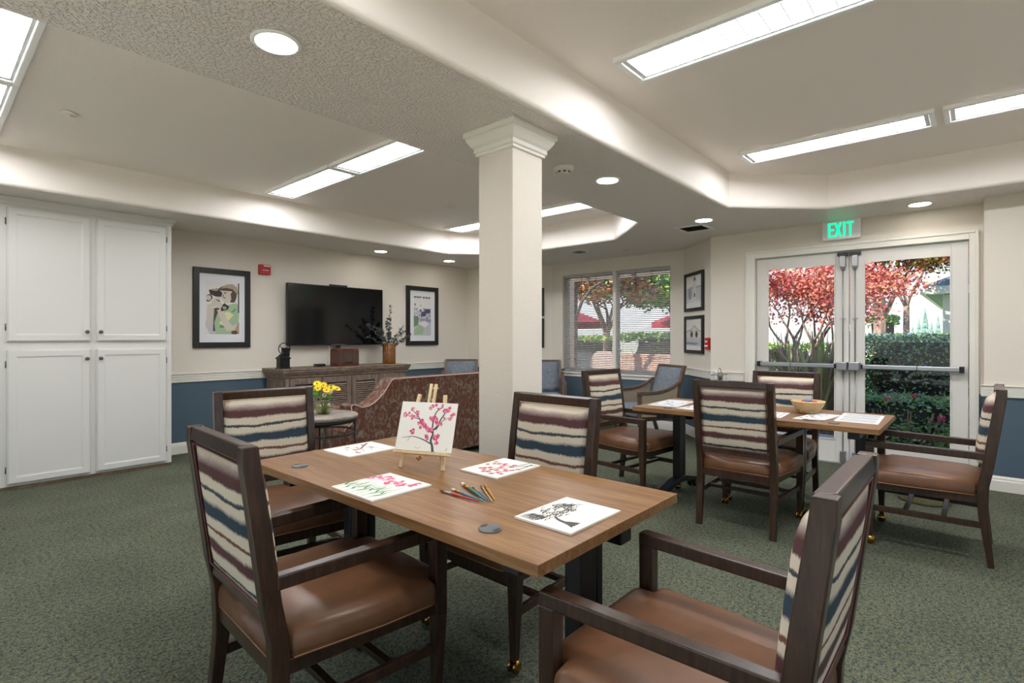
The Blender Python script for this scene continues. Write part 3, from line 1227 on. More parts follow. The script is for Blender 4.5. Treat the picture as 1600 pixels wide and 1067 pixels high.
M.build('rear_leg', m_pine, easel, bevel=.002)
M = MB()
M.tube([(0, -.028 + .018, .055), (0, -.042 + .018, .047)], .005, 8)
M.tube([(-.012, -.036 + .018, .051), (.012, -.036 + .018, .051)], .003, 6)
M.build('wing_nut', m_brass, easel)

c = Canvas(.258, .203)
tr = [(.68, .0), (.655, .12), (.62, .22), (.64, .36), (.615, .5), (.62, .68), (.66, .83), (.76, .92)]
c.stroke(tr, .022, .006, 3)
c.stroke([(.61, .40), (.70, .52), (.745, .66), (.80, .78), (.84, .86)], .016, .006, 3)
c.stroke([(.68, .44), (.77, .62), (.88, .70)], .009, .003, 3)
c.stroke([(.63, .38), (.50, .46), (.40, .58), (.33, .70), (.23, .80)], .013, .005, 3)
c.stroke([(.37, .64), (.22, .68), (.10, .72)], .007, .004, 3)
c.stroke([(.62, .16), (.46, .24), (.28, .28), (.10, .24)], .010, .0025, 3)
c.stroke([(.24, .27), (.20, .18)], .004, .002, 3)
for u, v, r in [(.09, .72, .045), (.16, .76, .025), (.21, .84, .035), (.23, .68, .045), (.31, .77, .04), (.31, .70, .02), (.41, .60, .04), (.36, .56, .03), (.46, .53, .045), (.40, .48, .03),
                (.52, .46, .04), (.56, .42, .04), (.60, .44, .04), (.27, .39, .045), (.29, .35, .02), (.55, .26, .035), (.53, .30, .03), (.70, .28, .05), (.72, .18, .035), (.73, .33, .03),
                (.62, .66, .05), (.67, .63, .04), (.70, .57, .035), (.56, .67, .03), (.76, .56, .025), (.53, .88, .03), (.57, .93, .03), (.63, .95, .025), (.74, .94, .025), (.68, .87, .025),
                (.79, .84, .035), (.86, .87, .045), (.84, .84, .03), (.93, .74, .035), (.96, .78, .03), (.90, .68, .03), (.80, .69, .02)]:
    c.flower(u, v, r * .8, rnd)
c.stroke([(.35, .07), (.40, .05), (.46, .07)], .002, .001, 3)
c.stroke([(.90, .03), (.92, .07), (.905, .09)], .003, .002, 3)
p = c.build('painting', PM)
off = lean(.006, .073 + .1015, -.020)
base = Vector((ec.x, ec.y, TT)) + Matrix.Rotation(erz, 3, 'Z') @ Vector(off)
p.location = base
p.rotation_euler = (Matrix.Rotation(erz, 4, 'Z') @ Matrix.Rotation(PI / 2 - LEAN, 4, 'X')).to_euler()
# the picture's back rests against the mast: z axis of the board points to the viewer
tag(p, 'painting of a pink cherry blossom tree, propped upright on the easel', 'painting', 'canvas board paintings')


def flat_board(c, name, label, corners, group='canvas board paintings', top=TT):
    """corners: bottom-left, bottom-right, top-right, top-left of the picture on the table (x, y)"""
    bl, br, tr_, tl = [Vector(q) for q in corners]
    ctr = (bl + br + tr_ + tl) / 4
    ang = math.atan2((br - bl).y, (br - bl).x)
    o = c.build(name, PM, loc=(ctr.x, ctr.y, top + .0005), rot=(0, 0, ang))
    return tag(o, label, 'painting', group)


# tulips, front left: picture's bottom faces the table's near long edge
c = Canvas(.255, .255)
for k in range(7):
    v = .06 + .13 * k
    ln = rnd.uniform(.5, .75)
    c.stroke([(v, .02), (v + .015, .3), (v - .01, ln)], .006, .004, 5)
    for e in (-1, 1):
        b = rnd.uniform(.12, .3)
        c.stroke([(v, b), (v + e * .05, b + .10), (v + e * .035, b + .2)], .018, .004, 5)
    for q in range(9):
        c.blob(v + rnd.uniform(-.04, .04), ln + .03 + rnd.uniform(0, .22), .036, rnd.choice((1, 1, 2)), rnd, 7, 1.0, 0, .35)
flat_board(c, 'painting', 'painting of pink tulips on green stems, lying on the front left of the near table', [(1.005, 1.735), (1.005, 1.515), (1.265, 1.500), (1.25, 1.765)][0:4])
# branch, back left
c = Canvas(.225, .265)
c.stroke([(.1, .85), (.35, .62), (.5, .5), (.62, .3)], .026, .008, 3)
c.stroke([(.2, .3), (.42, .5), (.7, .72), (.9, .78)], .014, .005, 3)
c.stroke([(.3, .66), (.55, .68), (.8, .55)], .008, .003, 3)
c.stroke([(.5, .5), (.75, .42), (.85, .2)], .008, .003, 3)
for i in range(16):
    c.flower(rnd.uniform(.15, .88), rnd.uniform(.2, .8), .026, rnd, 4, 4)
flat_board(c, 'painting', 'painting of a dark branch with small red blossoms, at the far left of the table', [(1.31, 2.345), (1.31, 2.14), (1.57, 2.14), (1.57, 2.35)])
# blossoms, right
c = Canvas(.205, .268)
c.stroke([(.95, .95), (.78, .72), (.6, .5), (.3, .3)], .020, .006, 3)
c.stroke([(.75, .98), (.66, .7), (.45, .62), (.2, .6)], .018, .006, 3)
c.stroke([(.85, .95), (.9, .6), (.75, .3), (.7, .12)], .018, .006, 3)
c.stroke([(.6, .5), (.5, .3), (.5, .12)], .012, .005, 3)
for (u, v) in [(.2, .6), (.28, .66), (.3, .3), (.36, .38), (.24, .25), (.45, .62), (.5, .52), (.55, .44), (.5, .3), (.48, .14), (.56, .18), (.7, .12), (.74, .24), (.80, .36), (.84, .46), (.66, .62), (.62, .72), (.4, .7), (.14, .5), (.38, .22), (.9, .56), (.72, .42), (.12, .7), (.62, .32), (.86, .2)]:
    c.flower(u, v, .042, rnd, 1, 4)
flat_board(c, 'painting', 'painting of pink blossoms on grey twigs, lying beside the striped chair before the column', [(1.483, 1.59), (1.483, 1.385), (1.75, 1.385), (1.75, 1.59)])
# charcoal tree, front right: trunk low on the left, crown spreading up, lower right left blank
c = Canvas(.262, .208)
for i in range(170):
    u, v = rnd.uniform(.08, .86), rnd.uniform(.42, .98)
    if (u - .46) ** 2 / .14 + (v - .70) ** 2 / .06 < 1:
        a = rnd.uniform(-.5, .5)
        c.stroke([(u - .04, v - .04 * a), (u, v + .022), (u + .04, v + .04 * a)], .007, .004, 3)
for i in range(9):
    c.stroke([(.22, .62 + .03 * i), (.12, .66 + .034 * i), (.03, .70 + .03 * i)], .008, .003, 3)
for i in range(8):
    c.stroke([(.55 + .03 * i, .80 - .02 * i), (.64 + .03 * i, .84 - .03 * i), (.74 + .02 * i, .82 - .04 * i)], .007, .003, 3)
c.stroke([(.30, .56), (.24, .42), (.22, .26)], .012, .03, 3)
for k in range(10):
    c.stroke([(.23, .34), (.19 + .010 * k, .22), (.15 + .018 * k, .12 + .01 * (k % 3))], .012, .009, 3)
flat_board(c, 'painting', 'painting of a charcoal tree, lying at the front right corner of the near table', [(1.199, .839), (1.458, .835), (1.461, 1.038), (1.2, 1.056)])

# ------------------------------------------------------------------ paint brushes
m_bristle = mat('brown_bristle', '#7a5a3c', 0.8)
m_wbr = mat('white_bristle', '#e9e4d6', 0.8)
m_gold = mat('gold_ferrule', '#c89a3c', 0.3, 1.0)
m_silver = mat('silver_ferrule', '#b8bbc0', 0.3, 1.0)
brs = [((1.234, 1.429), (1.235, 1.232), '#b02a2c', m_silver, m_bristle, .0045, 'red paintbrush with a silver ferrule, leftmost of the fanned brushes'),
       ((1.275, 1.412), (1.2440, 1.223), '#3f7d9c', m_gold, m_wbr, .0042, 'blue paintbrush with a gold ferrule beside the red one'),
       ((1.347, 1.437), (1.252, 1.214), '#1f6a60', m_gold, m_wbr, .0062, 'thick green paintbrush with a wide white tip'),
       ((1.338, 1.371), (1.261, 1.207), '#3a5f8a', m_gold, m_bristle, .0042, 'thin dark blue paintbrush right of the thick green one'),
       ((1.376, 1.366), (1.271, 1.209), '#c9a469', m_silver, m_bristle, .0035, 'thin tan paintbrush with a pointed tip, second from the right of the fan'),
       ((1.397, 1.367), (1.281, 1.205), '#c98f2e', m_gold, m_gold, .0042, 'yellow paintbrush, rightmost of the fanned brushes')]
for (a, b, colr, mf, mb_, r, lab) in brs:
    a, b = Vector((*a, 0)), Vector((*b, 0))
    L_ = (a - b).length
    ang = math.atan2((a - b).y, (a - b).x)
    t = thing('paintbrush', lab, 'paintbrush', (b.x, b.y, TT + r + .0006), ang, 'paintbrushes fanned out on the near table')
    M = MB().lathe([(.0012, 0), (.0022, .004), (r * .8, L_ * .35), (r, L_ * .6), (r * .75, L_ * .70)], 12, axis='x')
    M.build('handle', mat('paint_' + colr, colr, .3), t)
    MB().lathe([(r * .78, L_ * .70), (r * .95, L_ * .78), (r * .9, L_ * .86)], 12, axis='x').build('ferrule', mf, t)
    MB().lathe([(r * .85, L_ * .86), (r * 1.05, L_ * .91), (r * .8, L_ * .96), (r * .25, L_)], 12, axis='x').build('bristles', mb_, t)

# ------------------------------------------------------------------ things on the far table
m_paper = mat('white_paper', '#e9ebee', 0.35)
m_or = mat('orange_print', '#d98a66', 0.5)
m_gr = mat('grey_print', '#8d9aa0', 0.5)
m_tan = mat('tan_print', '#cdb79c', 0.5)


def placemat(name, label, cx_, cy_, ang, w, h, style, rnd, z=TT):
    M = MB()
    M.box(-w / 2, w / 2, -h / 2, h / 2, 0, .0012)
    zz = .0014
    if style == 0:
        for i in range(9):
            x = -w / 2 + w * (.06 + .1 * i)
            M.add([(x, -h * .42, zz), (x + w * .05, -h * .42, zz), (x + w * .05, h * .4, zz), (x, h * .4, zz)], [(0, 1, 2, 3)], 2 if i % 3 else 3)
    elif style == 1:
        for i in range(26):
            x, y = rnd.uniform(-w * .42, w * .38), rnd.uniform(-h * .42, h * .4)
            a, b = rnd.uniform(.01, .035), rnd.uniform(.006, .03)
            M.add([(x, y, zz + i * 1e-5), (x + a, y, zz + i * 1e-5), (x + a * .8, y + b, zz + i * 1e-5), (x - a * .2, y + b * .8, zz + i * 1e-5)], [(0, 1, 2, 3)], rnd.choice((1, 2, 3)))
    else:
        for i in range(5):
            y = -h * .4 + h * .16 * i
            M.add([(-w * .42, y, zz), (w * .4, y, zz), (w * .4, y + h * .05, zz), (-w * .42, y + h * .05, zz)], [(0, 1, 2, 3)], 3)
    o = M.build(name, [m_paper, m_or, m_gr, m_tan], loc=(cx_, cy_, z + .0004), rot=(0, 0, math.radians(ang)))
    return tag(o, label, 'placemat', 'printed paper sheets on the far table')


placemat('printed_placemat', 'striped printed placemat at the right end of the far table', 4.21, .60, 2, .46, .24, 0, rnd)
placemat('printed_placemat', 'white sheet with orange print between the basket and the striped placemat', 4.10, .83, -8, .40, .17, 1, rnd)
placemat('printed_placemat', 'colour printed sheet at the left end of the far table', 4.16, 1.90, 4, .46, .24, 1, rnd)
placemat('printed_placemat', 'blue and pink printed sheet on the far table near its left end', 4.02, 1.62, -6, .30, .22, 1, rnd, TT + .0001)
placemat('printed_placemat', 'pale printed sheet left of the small basket', 4.02, 1.12, 3, .30, .22, 2, rnd)
MB().lathe([(.002, 0), (.016, 0), (.018, .004), (.002, .006)], 10).v
sp_ = MB()
sp_.beam((-.045, 0, .004), (.045, 0, .004), .016, .003)
sp_.sphere((.058, 0, .005), .016, 0, 10, 6, (1.2, .8, .25))
tag(sp_.build('plastic_spoon', mat('blue_grey_plastic', '#66707c', .4), loc=(3.90, .80, TT + .0008), rot=(0, 0, 1.9)), 'small grey spoon on the near edge of the far table right of the basket', 'spoon')

bk = thing('wicker_basket', 'small round pale wicker basket of red and blue pieces on the far table', 'basket', (4.27, .925, TT + .0005), .3)
m_wick = wood('pale_wicker', [(0.3, '#b08f5c'), (0.5, '#cdb184'), (0.7, '#dcc69e')], (30, 30, 90), 0.7, 0.3)
M = MB()
n = 40
prof = [(.002, .002), (.062, .002), (.066, .008), (.078, .03), (.092, .055), (.102, .075), (.108, .082), (.104, .086), (.098, .078), (.086, .052), (.072, .026), (.060, .010), (.002, .009)]
M.lathe(prof, n)
bo = M.build('basket_bowl', m_wick, bk)
W_ = MB()
for i in range(40):
    a = 2 * PI * i / 40
    r0 = .0645
    W_.tube([((r + .002) * math.cos(a), (r + .002) * math.sin(a), z) for r, z in ((.066, .008), (.079, .03), (.093, .055), (.104, .077))], .0022, 5)
for z, r in ((.012, .0700), (.026, .078), (.04, .086), (.055, .095), (.068, .101)):
    W_.tube([((r + .001) * math.cos(t * PI / 20), (r + .001) * math.sin(t * PI / 20), z) for t in range(40)], .0020, 5, closed=True)
W_.build('woven_ribs', m_wick, bk)
W_ = MB()
W_.tube([(.106 * math.cos(t * PI / 20), .106 * math.sin(t * PI / 20), .084) for t in range(40)], .0055, 8, closed=True)
W_.build('rim', m_wick, bk)
for i, (dx, dy, cl, lab) in enumerate([(-.03, .02, '#b5343a', 'red piece at the left in the wicker basket'), (.03, -.03, '#c4463c', 'red piece at the right in the wicker basket'), (.0, .0, '#6d87b0', 'blue piece on top in the wicker basket'),
                                       (.035, .03, '#9c3030', 'dark red piece at the back in the wicker basket')]):
    M = MB().sphere((0, 0, .022), .022, 0, 12, 8, (1.35, .9, .7))
    zz = .052 if i != 2 else .068
    tag(M.build('candy_piece', mat('candy_' + cl, cl, .35), loc=(4.27 + dx, .925 + dy, TT + zz), rot=(0, 0, i * 1.3)), lab, 'candy', 'pieces in the wicker basket')

wc = thing('wire_caddy', 'silver wire caddy standing on the far table behind the chair back', 'caddy', (4.20, 1.53, TT + .0005), .2)
m_wire = mat('chrome_wire', '#8f9194', 0.35, 1.0)
M = MB()
for z in (.003, .09, .17, .25):
    M.tube([(-.09, -.05, z), (.09, -.05, z), (.09, .05, z), (-.09, .05, z)], .0025, 6, closed=True)
for i in range(6):
    x = -.09 + .036 * i
    for y in (-.05, .05):
        M.tube([(x, y, .003), (x, y, .25)], .002, 6)
for i in range(3):
    for x in (-.09, .09):
        M.tube([(x, -.05 + .033 * (i + .5), .003), (x, -.05 + .033 * (i + .5), .25)], .002, 6)
M.build('wire_frame', m_wire, wc)
M = MB()
M.tube([(-.09, 0, .25), (-.06, 0, .29), (0, 0, .305), (.06, 0, .29), (.09, 0, .25)], .003, 8)
M.build('carry_handle', m_wire, wc)
for dx, nm in ((.055, 'silver shaker at the right inside the wire caddy'), (.012, 'silver shaker in the middle of the wire caddy')):
    t = thing('salt_shaker', nm, 'shaker', (4.20 + dx * .98, 1.53 + dx * .2, TT + .006), 0, 'shakers in the wire caddy')
    MB().lathe([(.002, 0), (.018, 0), (.018, .19), (.016, .205)], 16).build('shaker_body', m_nickel, t)
    MB().lathe([(.0185, .205), (.0185, .245), (.01, .255), (.002, .256)], 16).build('shaker_lid', m_nickel, t)

# ------------------------------------------------------------------ ribbed basket by the doors
bs = MB()
bs.lathe([(.002, .001), (.15, .001), (.165, .02), (.17, .12), (.160, .20), (.14, .215), (.002, .22)], 40)
pf = bs.build('woven_footstool', wood('woven_rush', [(0.3, '#8d8262'), (0.5, '#a89b78'), (0.7, '#c2b48e')], (60, 60, 3), 0.8, 0.3), loc=(5.20, .32, 0))
tag(pf, 'low round ribbed beige footstool on the carpet seen beneath the right end chair', 'footstool')
# ================================================================== TALL WHITE CABINET
cab = thing('storage_cabinet', 'tall white built-in cabinet with four panelled doors at the left wall', 'cabinet', (.47, 6.03, 0))
cw_ = 1.245
M = MB()
M.box(0, cw_, 0.0, .495, .03, 2.40)
M.build('cabinet_body', m_cab, cab, bevel=.002)
M = MB()
M.loft([[(-.0, y0, z), (cw_ + o, y0, z), (cw_ + o, .495, z), (-.0, .495, z)] for o, y0, z in ((.004, -.004, 2.372), (.010, -.010, 2.380), (.012, -.012, 2.392), (.026, -.026, 2.408), (.032, -.032, 2.420), (.032, -.032, 2.436))], 0, False)
M.build('cornice', m_cab, cab)
MB().box(-.0, cw_ - .02, .004, .495, 0.001, .03).build('toe_kick', wood('brown_toe_kick', [(.3, '#5a4636'), (.5, '#705a46'), (.7, '#84705c')], (3, 12, 12), .6), cab)
for ci, (xa, xb, hinge) in enumerate(((.052, .602, 0), (.644, 1.195, 1))):
    for (za, zb2, up) in ((1.235, 2.352, 1), (.050, 1.165, 0)):
        M = MB()
        M.box(xa, xb, -.020, -.001, za, zb2)
        dr = M.build('door', m_cab, cab, bevel=.004)
        # raised frame mouldings around the flat panel
        M = MB()
        w_ = .060
        a0, a1, c0, c1 = xa + .008, xb - .008, za + .008, zb2 - .008
        rr = []
        for ins, y in ((0, -.020), (.002, -.026), (w_ - .014, -.026), (w_ - .006, -.0225), (w_, -.0205)):
            rr.append([(a0 + ins, y, c0 + ins), (a1 - ins, y, c0 + ins), (a1 - ins, y, c1 - ins), (a0 + ins, y, c1 - ins)])
        M.loft(rr, 0, False, False)
        M.build('panel_molding', m_cab, dr)
        kx = (xb - .028) if not hinge else (xa + .028)
        kz = (za + .085) if up else (zb2 - .085)
        M = MB()
        M.lathe([(.004, 0), (.014, .001), (.006, .006), (.006, .014), (.015, .020), (.017, .026), (.010, .032), (.002, .033)], 18, (kx, -.026, kz), axis='y')
        # the lathe runs towards -y
        M.build('knob', m_nickel, dr)
        hx = (xa - .006) if not hinge else (xb + .006)
        for hz in (za + .12, zb2 - .12):
            M = MB()
            M.tube([(hx, -.006, hz - .028), (hx, -.006, hz + .028)], .004, 8)
            M.build('hinge', m_nickel, dr)
        if hinge and not up:
            MB().lathe([(.002, 0), (.009, 0), (.009, .004), (.002, .005)], 14, (kx, -.020, .80), axis='y').build('keyhole', m_nickel, dr)

# ================================================================== FAR WALL: PICTURES, TV, ALARM
m_frameblk = mat('black_picture_frame', '#1d1c1d', 0.4)
m_mat = mat('white_picture_mat', '#dcdcdf', 0.6)
PC = {k: mat('print_' + k, v, 0.6) for k, v in dict(paper='#d9d6d2', beige='#a8977f', brown='#54463c', dark='#2f2a28', skin='#c9bfb2', green='#9db795', dgreen='#6d8a6a', yellow='#d8d3a0', grey='#8b8d92', lgrey='#b9bbc0', mauve='#8f8fa8', navy='#4a4d66', cream='#cfc9bb').items()}
PK = list(PC)


def picture(name, label, loc, rotz, w, h, fw, mw, mh, img, depth=.03, cat='picture', group=None):
    """framed print: centre bottom at loc; img = list of (material key, [(u, v)...]) painted back to front"""
    r = thing(name, label, cat, loc, rotz, group)
    M = MB()
    M.box(-w / 2, -w / 2 + fw, -depth, -.001, 0, h).box(w / 2 - fw, w / 2, -depth, -.001, 0, h)
    M.box(-w / 2 + fw, w / 2 - fw, -depth, -.001, 0, fw).box(-w / 2 + fw, w / 2 - fw, -depth, -.001, h - fw, h)
    M.build('frame', m_frameblk, r, bevel=.003)
    MB().box(-w / 2 + fw, w / 2 - fw, -.012, -.002, fw, h - fw).build('mat_board', m_mat, r)
    iw, ih = w - 2 * fw - 2 * mw, h - 2 * fw - 2 * mh
    x0, z0 = -iw / 2, fw + mh
    M = MB()
    for i, (k, pts) in enumerate(img):
        y = -.0125 - .00003 * i
        vs = [(x0 + max(0, min(1, u)) * iw, y, z0 + max(0, min(1, v)) * ih) for u, v in pts]
        M.add(vs, [tuple(range(len(vs)))], PK.index(k))
    M.build('print', [PC[k] for k in PK], r)
    return r


def ell(cx_, cy_, a, b, n=18, ang=0.0):
    return [(cx_ + a * math.cos(t) * math.cos(ang) - b * math.sin(t) * math.sin(ang), cy_ + a * math.cos(t) * math.sin(ang) + b * math.sin(t) * math.cos(ang)) for t in [2 * PI * i / n for i in range(n)]]


full = [(0, 0), (1, 0), (1, 1), (0, 1)]
girl = [('paper', full), ('lgrey', [(.0, .18), (.14, .0), (.3, 0), (.3, .5), (.12, .5)]),
        ('brown', [(.22, .06), (.34, .06), (.42, .52), (.26, .5)]),
        ('green', [(.30, .0), (.86, .0), (.98, .25), (1, .42), (1, .58), (.80, .60), (.62, .56), (.46, .50), (.34, .38), (.26, .22)]),
        ('dgreen', [(.80, .42), (.98, .52), (.98, .55), (.76, .44)]), ('dgreen', [(.42, .12), (.60, .13), (.44, .30)]),
        ('yellow', [(.40, .20), (.54, .16), (.84, .38), (.66, .44), (.56, .42)]),
        ('beige', [(.74, .06), (1, .0), (1, .24), (.9, .2)]), ('brown', ell(.86, .03, .10, .04)),
        ('green', [(.72, .52), (.90, .62), (1, .54), (1, .48)]),
        ('skin', [(.34, .46), (.50, .50), (.62, .30), (.80, .16), (.96, .22), (.86, .08), (.62, .06), (.48, .22)]),
        ('skin', [(.02, .16), (.14, .14), (.22, .40), (.18, .58), (.06, .56)]),
        ('dark', [(.46, .44), (.66, .48), (.70, .54), (.56, .60), (.44, .54)]), ('beige', ell(.56, .51, .06, .03)),
        ('skin', ell(.60, .75, .17, .125)), ('skin', [(.54, .60), (.70, .60), (.74, .70), (.52, .68)]),
        ('brown', [(.72, .62), (.86, .62), (.92, .72), (.94, .84), (.80, .86), (.74, .78), (.76, .70)]),
        ('brown', [(.30, .84), (.48, .92), (.70, .97), (.86, .95), (.94, .86), (.80, .84), (.60, .84)]),
        ('beige', [(.44, .88), (.60, .96), (.80, .98), (.94, .92), (.98, .78), (.92, .80), (.80, .88), (.60, .90)]),
        ('brown', ell(.58, .80, .04, .012)), ('dark', ell(.56, .705, .04, .008)), ('brown', ell(.52, .74, .015, .025)),
        ('dark', [(.10, .84), (.34, .88), (.50, .80), (.46, .72), (.30, .72), (.14, .76)]), ('brown', ell(.12, .70, .09, .06)), ('dark', ell(.40, .77, .06, .04)), ('beige', ell(.28, .85, .10, .02)),
        ('dark', ell(.09, .64, .06, .02)),
        ('skin', ell(.30, .62, .15, .075, 18, .5)), ('skin', ell(.40, .56, .10, .06)), ('dark', ell(.38, .645, .07, .010, 12, -.3)), ('skin', ell(.10, .69, .07, .05)),
        ('dark', [(.965, .42), (1, .42), (1, 1), (.965, 1)])]
picture('framed_picture', 'large black framed print of a woman in green holding a camera, left of the television', (2.366, YW, 1.152), 0, .612, .902, .062, .062, .092, girl, cat='picture')
rnd = random.Random(9)
street = [('lgrey', full), ('paper', [(0, .62), (1, .7), (1, .96), (0, .96)])]
for i in range(40):
    u, v = rnd.uniform(0, .9), rnd.uniform(.28, .76)
    a, b = rnd.uniform(.04, .16), rnd.uniform(.02, .07)
    street.append((rnd.choice(('navy', 'mauve', 'grey', 'paper', 'mauve', 'lgrey')), [(u, v), (u + a, v + .01), (u + a * .9, v + b), (u + a * .1, v + b)]))
street += [('navy', [(.44, .48), (.70, .50), (.70, .62), (.42, .60)]), ('navy', [(.60, .56), (.96, .58), (.96, .68), (.62, .68)]), ('mauve', [(.40, .38), (1, .34), (1, .42), (.42, .43)]),
           ('dgreen', [(.0, .22), (.24, .26), (.28, .40), (.10, .50), (0, .50)]), ('green', [(.02, .02), (.5, .02), (.66, .30), (.30, .26), (.04, .14)]), ('lgrey', [(.5, .02), (.98, .02), (.98, .30), (.7, .34)]),
           ('paper', [(.3, .30), (.62, .38), (.9, .30), (.62, .20)])]
for i in range(3):
    street.append(('dark', [(.02 + .14 * i, .955), (.12 + .14 * i, .955), (.12 + .14 * i, .985), (.02 + .14 * i, .985)]))
    street.append(('dark', [(.54 + .15 * i, .945), (.62 + .15 * i, .945), (.62 + .15 * i, .985), (.54 + .15 * i, .985)]))
picture('framed_picture', 'black framed pale bluish street print right of the television', (5.279, YW, 1.148), 0, .628, .912, .066, .078, .085, street)

al = thing('fire_alarm', 'red fire alarm strobe high on the far wall right of the woman print', 'fire alarm', (2.838, YW, 2.03))
MB().box(-.068, .068, -.045, -.001, 0, .12).build('alarm_housing', m_red, al, bevel=.006)
MB().box(-.02, .060, -.048, -.0445, .098, .112).build('strobe_lens', m_white, al, bevel=.004)
M = MB()
for x, w in ((-.03, .016), (-.010, .005), (.0, .018), (.022, .016)):
    M.box(x, x + w, -.0465, -.045, .048, .056)
M.build('lettering', m_white, al)

tv = thing('television', 'large black flat television mounted on the far wall above the console', 'television', (3.776, 6.42, 1.165))
m_screen = mat('dark_screen', '#08080b', 0.12, spec=0.6)
MB().box(-.70, .70, -.002, .035, 0, .785).build('tv_body', m_blackpl, tv, bevel=.004)
MB().box(-.69, .69, -.0045, -.0022, .022, .775).build('screen', m_screen, tv)
MB().box(-.10, .10, -.0048, -.0022, .006, .012).build('logo_strip', m_metal, tv)
MB().box(-.12, .13, -.01, .03, .785, .805).build('webcam_bar', m_blackpl, tv, bevel=.003)
MB().box(-.2, .2, .035, .108, .2, .6).build('wall_mount', m_black, tv)
MB().box(-.02, .03, .0, .03, -.045, 0).build('cable_box', m_blackpl, tv)
cc = MB().box(-.03, .03, -.018, -.0005, 0, .30).build('cable_channel', m_trim, loc=(3.717, YW, .885), bevel=.002)
tag(cc, 'white cable cover running down the wall beneath the television', 'cable cover')

# two framed drawings on the angled wall, and two beyond the column
def drawing_tower():
    return [('lgrey', full), ('paper', [(0, .55), (1, .55), (1, 1), (0, 1)]), ('lgrey', [(0, .22), (1, .22), (1, .66), (.62, .68), (.4, .68), (0, .62)]), ('grey', [(.12, .60), (.40, .66), (.38, .62), (.12, .57)]),
            ('grey', [(.62, .62), (1, .66), (1, .62), (.62, .60)]), ('cream', [(.42, .22), (.64, .24), (.62, .84), (.46, .84)]),
            ('grey', [(.44, .84), (.64, .84), (.60, .92), (.54, 1.0), (.48, .93)]), ('dark', ell(.54, .90, .03, .04)), ('dark', [(.50, .33), (.57, .33), (.57, .45), (.50, .45)]),
            ('grey', ell(.24, .44, .11, .17)), ('grey', [(.22, .22), (.25, .22), (.25, .3), (.22, .3)]), ('paper', [(0, 0), (1, 0), (1, .20), (.5, .26), (0, .22)]), ('lgrey', [(0, .16), (.6, .2), (1, .15), (1, .18), (.6, .23), (0, .20)])]


def drawing_arches():
    return [('lgrey', full), ('paper', [(0, .5), (1, .5), (1, 1), (0, 1)]), ('cream', [(0, .34), (1, .34), (1, .56), (.80, .62), (.52, .78), (.30, .64), (0, .58)]), ('grey', [(0, .58), (.30, .64), (.52, .78), (.80, .62), (1, .56), (1, .59), (.80, .65), (.52, .81), (.30, .67), (0, .61)]),
            ('grey', ell(.35, .52, .09, .12)), ('grey', ell(.66, .52, .09, .12)), ('dark', ell(.35, .49, .055, .09)), ('dark', ell(.66, .49, .055, .09)), ('lgrey', [(0, .34), (1, .34), (1, .40), (0, .40)]),
            ('lgrey', [(0, 0), (1, 0), (1, .34), (0, .34)]), ('grey', [(0, .18), (.6, .16), (.8, .22), (0, .26)]), ('paper', [(0, .0), (1, .0), (1, .12), (0, .14)])]


ang45 = -PI / 4 - PI / 2 + PI / 2
# the wall runs d2 -> w1 with the room on its left; a viewer looks along (+x, -y)
pa = math.radians(-135)
for (lab, cx_, cy_, z0, hh, im) in (('black framed drawing of a clock tower, upper one of the pair beside the window', 6.574, 2.704, 1.604, .490, drawing_tower()),
                                   ('black framed drawing of an arched building, lower one of the pair beside the window', 6.574, 2.704, 1.068, .475, drawing_arches())):
    picture('framed_drawing', lab, (cx_, cy_, z0), pa, .58, hh, .04, .004, .004, im, .03, group='framed drawings')
pb = math.radians(-45)
for (lab, z0, hh, im) in (('black framed drawing mostly hidden behind the column, upper one left of the window', 1.61, .453, drawing_tower()),
                          ('black framed drawing mostly hidden behind the column, lower one left of the window', 1.105, .47, drawing_arches())):
    picture('framed_drawing', lab, (6.545, 5.455, z0), pb, .56, hh, .04, .004, .004, im, .03, group='framed drawings')

pl_ = thing('fire_pull_station', 'small red fire alarm pull box on the angled wall beside the drawings', 'fire alarm', (6.262, 2.392, 1.125), pa)
MB().box(-.05, .05, -.045, -.001, 0, .14).build('pull_box', m_red, pl_, bevel=.005)
M = MB()
M.box(-.035, .035, -.0555, -.0455, .035, .052)
for x in (-.034, -.018, -.004, .012):
    M.box(x, x + .010, -.0468, -.0455, .085, .105)
M.build('pull_handle', m_white, pl_)

# ================================================================== CONSOLE (SIDEBOARD)
sb = thing('louvred_sideboard', 'long weathered wood sideboard with four louvred doors under the television', 'sideboard', (2.855, 6.0, 0))
SW, SD = 1.70, .49
M = MB()
M.box(0, SW, 0.0, SD, .10, .80)
M.box(-.0, .04, -.012, 0.0, .10, .80).box(SW - .04, SW, -.012, 0.0, .10, .80)
M.build('sideboard_body', m_rustic_v, sb, bevel=.002)
M = MB()
M.loft([[(-o, -o, z), (SW + o, -o, z), (SW + o, SD, z), (-o, SD, z)] for o, z in ((.012, .79), (.020, .80), (.022, .815), (.036, .835), (.046, .858), (.05, .862), (.05, .880), (.056, .884), (.056, .900))], 0, False)
M.build('sideboard_top', m_rustic, sb)
M = MB()
M.loft([[(-o, -o, z), (SW + o, -o, z), (SW + o, SD, z), (-o, SD, z)] for o, z in ((.024, .001), (.024, .07), (.014, .09), (.008, .10), (.004, .115))], 0, False)
M.build('plinth', m_rustic, sb)
M = MB()
M.box(-.008, 0, .04, SD - .04, .15, .76)
M.build('side_panel', m_rustic_v, sb, bevel=.002)
